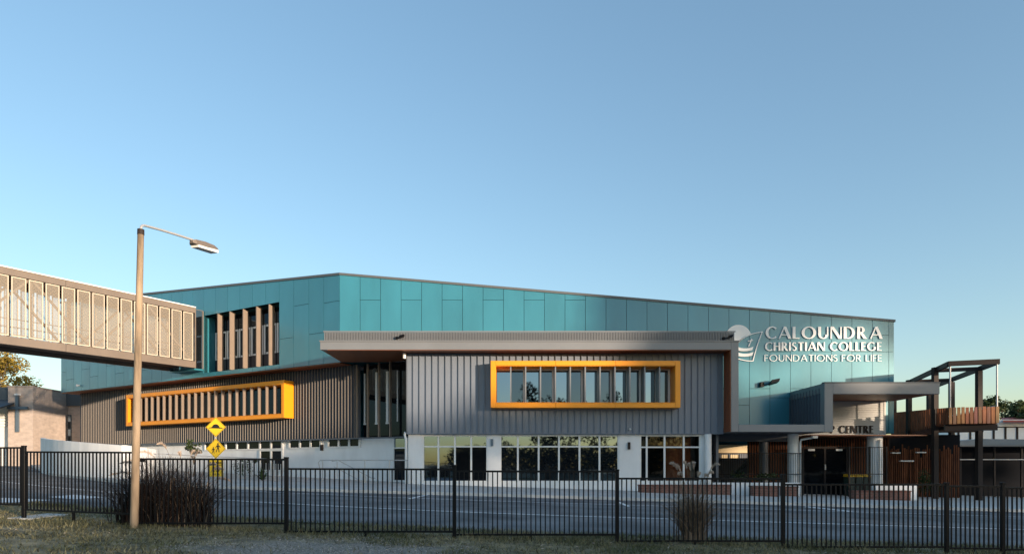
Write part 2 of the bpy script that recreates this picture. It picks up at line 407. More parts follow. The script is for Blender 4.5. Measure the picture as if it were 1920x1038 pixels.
def stripe(name, fn, x0, x1, w, step=0.8):
    mb = MB(); x = x0
    while x <= x1 + 1e-6:
        y = fn(x); mb.v += [(x, y - w / 2, g(x) + 0.005), (x, y + w / 2, g(x) + 0.005)]; x += step
    for i in range(len(mb.v) // 2 - 1): mb.f.append((2 * i, 2 * i + 2, 2 * i + 3, 2 * i + 1))
    return put(name, mb, 'paint', kind='structure', fix=False)
stripe('centre_line', centre, -46, 60, 0.17)
stripe('edge_line', lambda x: 24.05 + 0.0135 * max(0, 1 - x) ** 2, -10.4, 60, 0.14)
mb = MB()
def road_poly(pts): mb.poly([on_ground(px, py, 0.006) for px, py in pts])
road_poly([(-60, 930), (-60, 941), (28, 941), (100, 936.5), (28, 933)])
road_poly([(88, 930.6), (140, 935.2), (196, 931.2), (140, 926.4)])
put('hump_marking', mb, 'paint', kind='structure', fix=False)
mb = MB()
road_poly([(765, 933.5), (770, 934.6), (806, 926.4), (802, 925.6)])
road_poly([(1158, 941), (1163, 940), (1182, 948), (1176, 948.8)])
road_poly([(1508, 949.5), (1512, 948.2), (1600, 957.2), (1594, 958.2)])
put('parking_bay_line', mb, 'paint', kind='structure', fix=False)
mb = MB(); a, b, c, d = [on_ground(px, py) for px, py in ((14, 972), (58, 973.6), (128, 965), (88, 963.4))]
pad = [Vector((p.x, p.y, p.z - 0.06)) for p in (a, b, c, d)]
mb.prism(pad, (0, 0, 0.085))
put('concrete_pad', mb, 'concrete', kind='structure')

# ------------------------------------------------------------------ main building
FW = front(35.94)                                     # grey front wall
YP = 34.8                                             # front of the portal frame
FT = front(39.2)                                      # teal front wall
LT = Plane((-10.55, 39.2), (-math.cos(math.radians(30)), math.sin(math.radians(30))), (-0.5, -math.sqrt(3) / 2))
LR = Plane(LT.pt(0, -1.0), LT.d, LT.n)                # ribbed wall under the overhang
LG = Plane(LT.pt(0, -1.4), LT.d, LT.n)                # white ground floor wall
XR = 23.4                                             # right end of the teal volume
ZS = 7.55                                             # soffit level
TL = LT.t(114.5)
def ztop(x): return 12.93 - 0.0845 * (x + 10.55)
B = thing('school_building', 'long two storey school building with teal upper walls, grey ribbed cladding and amber window boxes', 'building', (0, 37, 0))

# --- teal volume: dark backing and joints, then every panel
mb = MB()
def wedge(P, t0, t1, z0, top=None, o0=-0.30, o1=-0.04):
    q = [(t0, o0), (t1, o0), (t1, o1), (t0, o1)]
    zt = [(ztop(P.pt(t, o)[0]) if top is None else top) for t, o in q]
    mb.hexa([(*P.pt(t, o), z0) for t, o in q] + [(*P.pt(t, o), z) for (t, o), z in zip(q, zt)])
wedge(FT, -10.55, 11.0, ZS); wedge(FT, 11.003, XR, 3.2)
front_wall = put('upper_front_wall', mb, 'joint', B)
OP0, OP1, OZ0, OZ1 = LT.t(523.5), LT.t(382), 7.85, 11.92
mb = MB()
wedge(LT, 0.02, OP0, ZS); wedge(LT, OP1, TL, ZS)
wedge(LT, OP0, OP1, ZS, OZ0)
q = [(OP0, -.3), (OP1, -.3), (OP1, -.04), (OP0, -.04)]
mb.hexa([(*LT.pt(t, o), OZ1) for t, o in q] + [(*LT.pt(t, o), ztop(LT.pt(t, o)[0])) for t, o in q])
left_wall = put('upper_side_wall', mb, 'joint', B)

def panel(P, parent, t0, t1, z0, z1, jit=True):
    """one cladding sheet, 40 mm thick, joints left open; z1 None = up to the raking roof"""
    gap = 0.012; j = random.uniform(-0.003, 0.003)
    m_ = MB(); q = [(t0 + gap, -0.035), (t1 - gap, -0.035), (t1 - gap, j), (t0 + gap, j)]
    zt = [(ztop(P.pt(t, o)[0]) - 0.05 if z1 is None else z1 - gap) for t, o in q]
    m_.hexa([(*P.pt(t, o), z0 + gap) for t, o in q] + [(*P.pt(t, o), z) for (t, o), z in zip(q, zt)])
    put('cladding_panel', m_, 'teal', parent)
cols = [FT.t(636.8 + 38.42 * k) for k in range(28)]
cols[-1] = XR; cols.insert(-1, FT.t(1666.5))
ZJ = zz(562, 39.2)
for k, (a, b) in enumerate(zip(cols, cols[1:])):
    cuts = [3.2 if b > 11 else ZS]
    if b <= 11: pass
    elif k % 2 == 0: cuts += [zz(728, 39.2)]
    elif a > 12.3: cuts += [zz(759, 39.2) if k < 20 else zz(745, 39.2), zz(659, 39.2)]
    if k == 26 or k == 27: cuts = [3.2, zz(659, 39.2), zz(628, 39.2)][:3 if k == 26 else 2]
    if k % 2 == 1 and ztop(b) - ZJ > 0.12: cuts += [ZS, ZJ]
    cuts = sorted(set(cuts))
    for i, z0 in enumerate(cuts):
        panel(FT, front_wall, a, b, z0, cuts[i + 1] if i + 1 < len(cuts) else None)
c4 = [0.0, LT.t(607), LT.t(579), LT.t(550.5), OP0]
for k, py in enumerate((564.5, 626, 573, 635)):
    zc = LT.z((637, 593, 565, 537)[k] - 8, py)
    panel(LT, left_wall, c4[k], c4[k + 1], ZS, zc); panel(LT, left_wall, c4[k], c4[k + 1], zc, None)
w6 = (OP1 - OP0) / 6
for k in range(6):
    panel(LT, left_wall, OP0 + k * w6, OP0 + (k + 1) * w6, ZS, OZ0); panel(LT, left_wall, OP0 + k * w6, OP0 + (k + 1) * w6, OZ1, None)
t = OP1; k = 0
while t < TL - 0.2:
    t1 = min(TL, t + 1.27)
    for z0, z1 in ((ZS, (9.3, 10.6, 8.6)[k % 3]), ((9.3, 10.6, 8.6)[k % 3], None)): panel(LT, left_wall, t, t1, z0, z1)
    t = t1; k += 1
# end wall, back and roof of the teal volume
e0, e1 = LT.pt(TL, -0.31), LT.pt(TL, -14)
mb = MB().poly([(XR, 39.25, 3.2), (XR, 62, 3.2), (XR, 62, ztop(XR)), (XR, 39.25, ztop(XR))])
mb.poly([(*e0, ZS), (*e1, ZS), (*e1, ztop(e1[0])), (*e0, ztop(e0[0]))])
mb.poly([(XR, 62, 3.2), (*e1, 3.2), (*e1, ztop(e1[0])), (XR, 62, ztop(XR))])
put('upper_end_wall', mb, 'teal', B, fix=False)
mb = MB()
rp = [LT.pt(0, 0.06), LT.pt(TL + 0.06, 0.06), e1, (XR + 0.06, 62), (XR + 0.06, 39.14)]
mb.prism([(x, y, ztop(x) - 0.05) for x, y in rp], (0, 0, 0.14))
put('roof', mb, 'cap', B)
mb = MB()
sp = [LT.pt(0.0, -0.02), LT.pt(TL, -0.02), LT.pt(TL, -3), LT.pt(0, -3)]
mb.prism([(x, y, ZS - 0.05) for x, y in sp], (0, 0, 0.045))
put('overhang_soffit', mb, 'soffit', B)

# --- tall window bank in the teal side wall
mb = MB().pbox(LT, OP0, OP1, -0.98, -0.92, OZ0, OZ1)
bank = put('window_bank', mb, 'dark', B)
for a, b in ((OP0 - 0.02, OP0), (OP1, OP1 + 0.02)):
    put('reveal', MB().pbox(LT, a, b, -0.95, -0.01, OZ0, OZ1), 'teal', bank)
for a, b in ((OZ0 - 0.02, OZ0), (OZ1, OZ1 + 0.02)):
    put('reveal', MB().pbox(LT, OP0, OP1, -0.95, -0.042, a, b), 'joint', bank)
for k in range(6):
    a = OP0 + k * w6; b = a + w6
    put('pane', MB().pbox(LT, a + 0.05, b - 0.05, -0.92, -0.90, OZ0 + 1.05, OZ1 - 0.05), 'glassdark', bank)
    put('spandrel', MB().pbox(LT, a + 0.05, b - 0.05, -0.92, -0.89, OZ0, OZ0 + 1.0), 'navysheet', bank)
    m_ = MB()
    for s in (a + 0.02, b - 0.22): m_.pbox(LT, s, s + 0.13 if s > a + .1 else s + .06, -0.90, -0.84, OZ0 + 1.0, OZ0 + 3.0)
    m_.pbox(LT, a + 0.08, b - 0.30, -0.90, -0.85, OZ0 + 1.0, OZ0 + 1.12); m_.pbox(LT, a + 0.08, b - 0.30, -0.90, -0.85, OZ0 + 2.88, OZ0 + 3.0)
    put('sash', m_, 'winframe', bank)
for px in (407.5, 430, 455, 480, 503.5):
    t = LT.t(px); put('fin', MB().pbox(LT, t - 0.035, t + 0.035, -0.46, -0.02, OZ0 + 0.03, OZ1 - 0.01), 'fin', bank)

# --- ribbed wall under the overhang
TR0, TR1 = LR.t(671), LR.t(150)
ZB = 2.97
mb = MB().pbox(LR, TR0, TR1, -0.25, -0.02, ZB, ZS - 0.05)
ribwall = put('ribbed_wall', mb, 'navy', B)
BF = dict(t0=LT.t(532.5), t1=LT.t(236))
FO = Plane(LR.pt(0, 0.82), LT.d, LT.n)                # front of the long amber box
fa, fb = FO.t(532.5), FO.t(236); fz0, fz1 = 4.36, 6.83
pitch = 0.265
def ribmesh(z0, z1):
    m_ = MB(); a = LR.n * 0.0
    def c(t, o, z): q = LR.d * t + LR.n * o; return (q.x, q.y, z)
    prof = [(0, 0), (0.006, 0.06), (0.026, 0.06), (0.032, 0)]
    m_.prism([c(t, o - 0.02, z0) for t, o in prof], (0, 0, z1 - z0))
    m_.prism([c(t, o, z0) for t, o in ((0.032, -0.02), (0.032, 0.0), (pitch, 0.0), (pitch, -0.02))], (0, 0, z1 - z0))
    me = m_.mesh('rib_sheet', M['rib']); me.materials.append(M['navysheet'])
    for p in me.polygons[6:]: p.material_index = 1
    return me
rm = {'full': ribmesh(ZB, ZS - 0.06), 'low': ribmesh(ZB, fz0), 'high': ribmesh(fz1, ZS - 0.06)}
n = int((TR1 - TR0) / pitch)
for i in range(n):
    t = TR0 + i * pitch; at = (*LR.pt(t, 0), 0)
    if fa - 0.1 < t and t + pitch < fb + 0.1:
        inst('rib_sheet', rm['low'], ribwall, at); inst('rib_sheet', rm['high'], ribwall, at)
    else: inst('rib_sheet', rm['full'], ribwall, at)
put('base_flashing', MB().pbox(LR, TR0 - 4.5, TR1, -0.1, 0.02, ZB - 0.09, ZB - 0.003), 'navy', B)

# --- long amber window box on the side wall
def amber_box(P, a, b, z0, z1, depth, bar, segs, label):
    """P = front plane; bars run from the front back to the wall"""
    m_ = MB()
    d0 = -depth; e = 0.03
    m_.pbox(P, a + bar, b - bar, d0, -e, z1 - bar - 0.02, z1 - bar); m_.pbox(P, a + bar, b - bar, d0, -e, z0 + bar, z0 + bar + 0.02)
    m_.pbox(P, a + bar, a + bar + 0.02, d0, -e, z0 + bar + .021, z1 - bar - .021); m_.pbox(P, b - bar - 0.02, b - bar, d0, -e, z0 + bar + .021, z1 - bar - .021)
    o = put('window_box', m_, 'yellow', B, label=label)
    put('frame_panel', MB().pbox(P, a, a + bar, d0, 0, z0, z1), 'yellow', o, bevel=0.008)
    put('frame_panel', MB().pbox(P, b - bar, b, d0, 0, z0, z1), 'yellow', o, bevel=0.008)
    L = (b - a - 2 * bar) / segs
    for k in range(segs):
        s0 = a + bar + k * L + 0.006; s1 = a + bar + (k + 1) * L - 0.006
        for u0, u1 in ((z0, z0 + bar * .95), (z1 - bar * .95, z1)):
            put('frame_panel', MB().pbox(P, s0, s1, d0, -0.002, u0, u1), 'yellow', o, bevel=0.006)
    return o
abox = amber_box(FO, fa, fb, fz0, fz1, 0.80, 0.27, 5, 'long amber window box with close set fins')
m_ = MB().pbox(LR, fa + .2, fb - .2, 0.012, 0.03, fz0 + 0.2, fz1 - 0.2)
put('pane', m_, 'glassdark', abox)
nf = 22; L = (fb - fa - 0.54) / (nf + 1)
m_ = MB().pbox(Plane((0, 0), LT.d, LT.n), -0.03, 0.03, -0.30, -0.03, fz0 + 0.275, fz1 - 0.275)
fm = m_.mesh('fin', M['fin'])
for i in range(nf): inst('fin', fm, abox, (*FO.pt(fa + 0.27 + (i + 1) * L), 0))

# --- dark recess with tall fins beside the front block
RC0, RC1 = LR.t(765) - 0.4, TR0 - 0.02
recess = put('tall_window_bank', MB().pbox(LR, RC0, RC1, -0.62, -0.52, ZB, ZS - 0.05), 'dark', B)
put('pane', MB().pbox(LR, RC0, RC1, -0.515, -0.50, ZB + 0.1, ZS - 0.2), 'glassdark', recess)
for px in (669, 689.5, 710.5, 731.5):
    t = LR.t(px); put('fin', MB().pbox(LR, t - 0.03, t + 0.03, -0.10, 0.06, ZB, ZS - 0.06), 'fin', recess)
for px, w in ((683.5, .10), (705.5, .15), (726, .18), (745, .06)):
    t = LR.t(px, -.45); m_ = MB().pbox(LR, t - w / 2, t + w / 2, -0.49, -0.44, 3.9, 7.0)
    if w > .07: m_.pbox(LR, t - w / 2 - 0.05, t + w / 2 + .02, -0.49, -0.43, 3.78, 3.89)
    put('sash', m_, 'winframe', recess)

# --- portal ribbon round the front block
XL, XM = xx(600, YP), xx(1385, YP)
xi = xx(1371, YP)
mb = MB()
mb.box(XL, xi, YP, YP + 0.35, 7.53, 7.97)             # top fascia
mb.box(xi, XM, YP, YP + 1.3, 3.07, 7.97)              # right leg
portal = put('portal_frame', mb, 'portal', B, bevel=0.012)
put('portal_lip', MB().box(XL - 0.03, XM + 0.03, YP - 0.04, YP + 0.36, 7.972, 8.03), 'portal', portal)
put('canopy_deck', MB().box(XL, XM, YP + 0.352, 39.14, 7.62, 7.95), 'cap', portal)
put('canopy_soffit', MB().box(XL + 0.02, xi - 0.002, YP + 0.355, 39.1, 7.545, 7.615), 'soffit', portal)
put('inner_lining', MB().box(xi - 0.05, xi - 0.003, YP + 0.03, 35.9, 3.09, 7.525), 'soffit', portal)
put('inner_lining', MB().box(XL + 0.4, xi - 0.052, YP + 0.03, YP + 0.34, 7.50, 7.527), 'soffit', portal)
# balustrade of close vertical blades on the canopy edge
mb = MB(); y0 = YP + 0.10
x = XL + 0.2
while x < XM - 0.2:
    mb.box(x, x + 0.045, y0, y0 + 0.05, 8.05, 8.51); x += 0.0855
bal = put('rooftop_screen', MB().box(XL + 0.15, XM - 0.14, y0 - 0.012, y0 + 0.07, 8.512, 8.57), 'portal', B)
put('screen_blades', mb, 'portal', bal, kind='stuff')
put('screen_backing', MB().box(XL + 0.2, XM - 0.2, y0 + 0.12, y0 + 0.14, 8.04, 8.50), 'cap', bal)

# --- grey front block
wx0, wx1 = FW.t(763.5), xi - 0.055
YF = 35.04
bx0, bx1, bz0, bz1 = xx(920, YF), xx(1276, YF), zz(763.5, YF), zz(675.8, YF)
ix0, ix1, iz0, iz1 = bx0 + .28, bx1 - .28, bz0 + .24, bz1 - .24
mb = MB()
ya, yb = 35.965, 36.35
mb.box(wx0, ix0, ya, yb, 3.05, 7.54); mb.box(ix1, wx1, ya, yb, 3.05, 7.54)
mb.box(ix0, ix1, ya, yb, 3.05, iz0); mb.box(ix0, ix1, ya, yb, iz1, 7.54)
fwall = put('front_wall', mb, 'grey', B)
pw = 0.3634
def panmesh(z0, z1):
    m_ = MB()
    m_.prism([(x, y, z0) for x, y in ((0, 0.02), (0, 0), (pw - 0.034, 0), (pw - 0.034, -0.085), (pw - 0.004, -0.085), (pw - 0.004, 0.02))], (0, 0, z1 - z0))
    return m_.mesh('cladding_sheet', M['grey'])
pm = {'full': panmesh(3.055, 7.5), 'low': panmesh(3.055, bz0), 'high': panmesh(bz1, 7.5)}
n = int((wx1 - wx0) / pw)
for i in range(n):
    x = wx0 + i * pw; at = (x, 35.942, 0)
    if x > bx0 - .12 and x + pw < bx1 + .12:
        inst('cladding_sheet', pm['low'], fwall, at); inst('cladding_sheet', pm['high'], fwall, at)
    else: inst('cladding_sheet', pm['full'], fwall, at)
m_ = MB().box(wx0 - 0.03, wx1, 35.86, 36.0, 3.0, 3.052); put('base_flashing', m_, 'grey', fwall)
put('side_return', MB().box(wx0 - 0.05, wx0 - 0.004, 35.9, 39.3, 3.05, 7.54), 'navy', fwall)

fbox = amber_box(front(YF), bx0, bx1, bz0, bz1, 1.26, 0.27, 3, 'short bright amber window box on the front wall')
yg = 36.27
nb = 12; pitchb = (ix1 - ix0) / nb
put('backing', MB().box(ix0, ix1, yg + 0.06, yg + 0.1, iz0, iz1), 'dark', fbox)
for k in range(nb):
    a = ix0 + k * pitchb; b = a + pitchb
    put('pane', MB().box(a + 0.03, b - 0.03, yg, yg + 0.02, iz0 + .05, iz1 - .10), 'glass' if k % 2 == 0 else 'glassmid', fbox)
    m_ = MB().box(a, b, yg - 0.07, yg + 0.03, iz0 + .02, iz0 + 0.08)
    m_.box(a, b, yg - 0.07, yg + 0.03, iz1 - .12, iz1 - 0.03)
    if k % 2 == 1: m_.box(b - 0.13, b + 0.05, yg - 0.09, yg + 0.03, iz0 + 0.081, iz1 - .121)
    else: m_.box(b - 0.03, b + 0.03, yg - 0.06, yg + 0.03, iz0 + 0.081, iz1 - .121)
    put('sash', m_, 'winframe', fbox)
    if k: put('fin', MB().box(a - 0.035, a + 0.035, YF + 0.16, yg - 0.16, iz0 + .03, iz1 - .03), 'portal', fbox)

# --- white ground floor under the front block
GY = 36.1; ZH = 2.99
def gx(px): return xx(px, GY)
def gz(py): return zz(py, GY)
zs = gz(903)
mb = MB()
for a, b in ((765.5, 792.5), (914, 937.5), (1160.5, 1199.5), (1313.5, 1333)): mb.box(gx(a), gx(b), GY, GY + 0.3, -0.8, ZH)
for a, b in ((792.5, 914), (937.5, 1160.5), (1199.5, 1313.5)):
    mb.box(gx(a), gx(b), GY + 0.002, GY + 0.3, -0.8, zs); mb.box(gx(a), gx(b), GY + 0.002, GY + 0.3, gz(814), ZH)
mb.box(gx(765.5), gx(765.5) + 0.3, GY + 0.302, 40.5, -0.8, ZH)
put('ground_floor_wall', mb, 'render', B)
mb = MB().box(gx(1199.5), gx(1313.5), GY + 2.0, GY + 2.1, -.5, 2.9); put('room_wall', mb, 'orangewall', B)
put('room_partition', MB().box(gx(1199.5), gx(1262), GY + 1.6, GY + 1.7, -.5, 2.9), 'dark', B)
put('room_floor', MB().box(gx(1199.5), gx(1313.5), GY + .31, GY + 2.0, -.5, -.3), 'darktimber', B)
put('room_ceiling', MB().box(gx(1199.5), gx(1313.5), GY + .31, GY + 2.0, 2.9, 2.95), 'render', B)
def window(mull, z0, z1, zt, Y, mats, label=None):
    m_ = MB(); h = 0.06
    X = [xx(p, Y) for p in mull]
    for x in X: m_.box(x - 0.05, x + 0.05, Y - 0.02, Y + 0.09, z0, z1)
    for za in (z0, zt - 0.04, z1 - 0.08): m_.box(X[0], X[-1], Y - 0.012, Y + 0.082, za, za + 0.08)
    o = put('window', m_, 'winframe', B, label=label)
    for i, (a, b) in enumerate(zip(X, X[1:])):
        for za, zb in ((z0 + .04, zt), (zt, z1 - .04)):
            mm = mats[i % len(mats)] if za < zt - .1 or mats[0] == 'glassdark' else 'glass'
            put('pane', MB().box(a + .02, b - .02, Y + .04, Y + .055, za + .01, zb - .01), mm, o)
window([793.5, 822, 853, 883.5, 913.5], zs, gz(814.5), gz(836.5), GY + .06, ['glass', 'glass', 'glassdark', 'glassdark'])
window([938.5, 971, 1010, 1048, 1086.5, 1124, 1159.5], zs, gz(814.5), gz(836.5), GY + .06, ['glass', 'glass', 'glassmid', 'glassmid', 'glass', 'glass'])
window([1200.5, 1212.5, 1246, 1282, 1312.5], zs, gz(814.5), gz(837.5), GY + .06, ['glassdark', 'glassclear', 'glassclear', 'glassclear'])
put('corner_column', MB().tube([(gx(1325), GY - .25, -0.9), (gx(1325), GY - .25, ZH)], 0.19, 16), 'render', B)
# downpipe at the left corner of the front block
mb = MB().tube([(gx(762.5), 35.85, -0.1), (gx(762.5), 35.85, 2.7), (gx(760.5), 35.8, 2.95), (gx(759.5), 36.1, 3.1)], 0.06, 10)
put('downpipe', mb, 'white', B)
mb = MB().tube([(wx0 - .12, 35.7, 7.2), (wx0 - .12, 35.7, 7.5)], 0.09, 10); put('rainwater_head', mb, 'white', B)

# --- white ground floor along the side wall
mb = MB().pbox(LG, LG.t(771), LG.t(150), -0.3, -0.02, -0.8, ZB - 0.05)
put('ground_floor_wall', mb, 'render', B)
def lwin(pxs, py0, py1, mref):
    zt, zb = LG.z(mref, py0), LG.z(mref, py1)
    ts = sorted(LG.t(p) for p in pxs)
    m_ = MB()
    for t in ts: m_.pbox(LG, t - .07, t + .07, -0.015, 0.07, zb, zt)
    for a, b in ((zb - .08, zb - 0.002), (zt + 0.002, zt + .07)): m_.pbox(LG, ts[0] - .07, ts[-1] + .07, -0.015, 0.06, a, b)
    o = put('window', m_, 'winframe', B)
    for a, b in zip(ts, ts[1:]): put('pane', MB().pbox(LG, a + .07, b - .07, -0.016, -0.002, zb, zt), 'glassdark', o)
lwin([385, 403, 424, 445, 466, 488, 509, 530], 827.5, 840.5, 480)
lwin([488, 509, 530], 845, 859, 510)
lwin([488, 509, 530], 862, 880, 510)
lwin([543, 563, 583, 602], 823.5, 838, 570)
lwin([616, 636, 655.5, 675], 822, 836, 645)
dz0, dz1 = LG.z(750, 899), LG.z(750, 818)
ta, tb = LG.t(764), LG.t(738)
m_ = MB().pbox(LG, ta, ta + .08, -.015, .08, dz0, dz1).pbox(LG, tb - .08, tb, -.015, .08, dz0, dz1).pbox(LG, ta, tb, -.015, .07, dz1 - .08, dz1)
zt = LG.z(750, 839); m_.pbox(LG, ta, tb, -.015, .07, zt - .04, zt + .04)
door = put('door', m_, 'winframe', B)
put('pane', MB().pbox(LG, ta + .08, tb - .08, -.018, -.002, zt + .04, dz1 - .08), 'glass', door)
put('pane', MB().pbox(LG, ta + .08, tb - .08, -.018, -.004, dz0, zt - .04), 'glassdark', door)

# --- lower ribbon, entrance canopy and its slatted sign wall
XE0, XE1, XE2 = xx(1546, YP), xx(1562, YP), xx(1762, YP)
mb = MB()
mb.box(XM + 0.002, XE0, YP, YP + 0.3, 3.07, 3.47)
mb.box(XE0, XE1, YP, YP + 0.5, 3.07, 5.73)
mb.box(XE1, XE2, YP, YP + 0.3, zz(738, YP), 5.73)
ent = put('entrance_portal', mb, 'portal', B, bevel=0.012)
put('canopy_deck', MB().box(XE0 + .01, XE2, YP + .302, 39.1, 5.22, 5.72), 'portal', ent)
put('canopy_soffit', MB().box(XE1 - .1, XE2 - .02, YP + .305, 38.95, 5.15, 5.215), 'soffit', ent)
put('canopy_lip', MB().box(XE0 - .02, XE2 + .03, YP - .03, YP + .3, 5.732, 5.78), 'cap', ent)
put('terrace_slab', MB().box(xi + .5, XE1, YP + .302, 47.0, 3.09, 3.44), 'navy', ent)
side = put('canopy_side_wall', MB().box(XE0 + .03, XE0 + .1, YP + .51, 39.15, 3.445, 5.2), 'navy', ent)
m_ = MB().box(XE0 - .02, XE0 + .03, 0, 0.045, 3.445, 5.5).mesh('side_rib', M['navy'])
# (raking top is level: the ribs run the full height)
for i in range(11): 
    o = link(bpy.data.objects.new('side_rib', m_)); o.parent = ent; o.location = Vector((0, YP + .6 + i * .38, 0)) - WO[ent.name]
SW = 38.9
swx0, swx1 = XE1 - .3, xx(1657, SW)
nbd = 15; bh = (5.14 - zz(815, SW)) / nbd
swall = put('sign_wall', MB().box(swx0, swx1, SW + .03, SW + .2, zz(815, SW), 5.14), 'board', B)
m_ = MB().prism([(swx0, -0.02, 0.004), (swx0, -0.035, 0.004), (swx0, -0.008, bh - .006), (swx0, 0.03, bh - .006), (swx0, 0.03, 0.004)], (swx1 - swx0, 0, 0)).mesh('weatherboard', M['board'])
for i in range(nbd):
    o = link(bpy.data.objects.new('weatherboard', m_)); o.parent = swall; o.location = Vector((0, SW, zz(815, SW) + i * bh)) - WO[swall.name]
put('corner_trim', MB().box(swx1 + .002, swx1 + .1, SW - .05, SW + .2, zz(816, SW), 5.14), 'board', swall)
put('bottom_trim', MB().box(swx0, swx1, SW - .05, SW + .2, zz(818.5, SW), zz(815.3, SW)), 'board', swall)

# --- entrance recess, doors, columns
ZC = zz(818.5, SW) - .01
put('recess_ceiling', MB().box(XE1 - .2, 24.0, 37.0, 47, ZC, ZC + .06), 'soffit', B)
back = put('recess_wall', MB().box(15.0, 24.0, 40.6, 40.8, -1, ZC), 'darksteel', B)
bmsh = MB().box(0, .07, -.05, 0, -.9, ZC - .02).mesh('wall_batten', M['darktimber'])
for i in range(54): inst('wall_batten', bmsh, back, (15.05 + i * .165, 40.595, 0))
YD = 39.3
m_ = MB()
for px in (1506, 1547, 1589): m_.box(xx(px, YD) - .06, xx(px, YD) + .06, YD, YD + .1, -.6, zz(840, YD))
m_.box(xx(1506, YD), xx(1589, YD), YD, YD + .1, zz(840, YD), zz(836.5, YD))
dd = put('entrance_door', m_, 'darksteel', B)
for a, b in ((1508.5, 1545), (1549.5, 1587)):
    put('door_pane', MB().box(xx(a, YD), xx(b, YD), YD + .04, YD + .06, -.6, zz(841, YD)), 'glassdark', dd)
for a in (1521, 1573): put('door_closer', MB().box(xx(a - 6, YD), xx(a + 6, YD), YD - .05, YD, zz(844.5, YD), zz(841, YD)), 'white', dd)
put('door_handle', MB().box(xx(1546, YD), xx(1548, YD), YD - .06, YD, zz(880, YD), zz(870, YD)), 'steel', dd)
def column(px, Y, r, z1, m='render'): put('column', MB().tube([(xx(px, Y), Y, -1.1), (xx(px, Y), Y, z1)], r, 20), m, B)
column(1640, 38.2, .42, ZC); column(1487, 37.2, .30, 3.06); column(1432, 39.5, .26, 3.06, 'navy'); column(1442, 41, .16, 3.06)
mb = MB().tube([(xx(1650, 37.7), 37.7, -1), (xx(1650, 37.7), 37.7, 2.7), (xx(1655, 37.9), 38.3, 3.02), (xx(1655, 38.3), 38.8, 3.1)], .055, 8); put('downpipe', mb, 'white', B)
mb = MB().tube([(xx(1499, 37), 36.9, -1), (xx(1499, 37), 36.9, 2.55), (xx(1502, 36.8), 36.8, 2.72), (xx(1530, 36.4), 36.4, 2.86)], .06, 8); put('downpipe', mb, 'white', B)
mb = MB().box(xx(1522, 36.4), xx(1532, 36.4), 36.3, 36.5, 2.78, 2.93); put('pipe_outlet', mb, 'white', B)
put('undercroft_beam', MB().box(xi + .2, 17.0, 39.0, 39.3, 2.70, 3.085), 'navy', B)
# interior slab ends so that the building is closed from behind
mb = MB().box(-6, 11.6, 40.6, 40.8, -.8, 3.0); put('rear_wall', mb, 'render', B)
mb = MB().box(11.6, 11.75, 36.4, 40.8, -.8, 3.04); put('undercroft_wall', mb, 'navy', B)

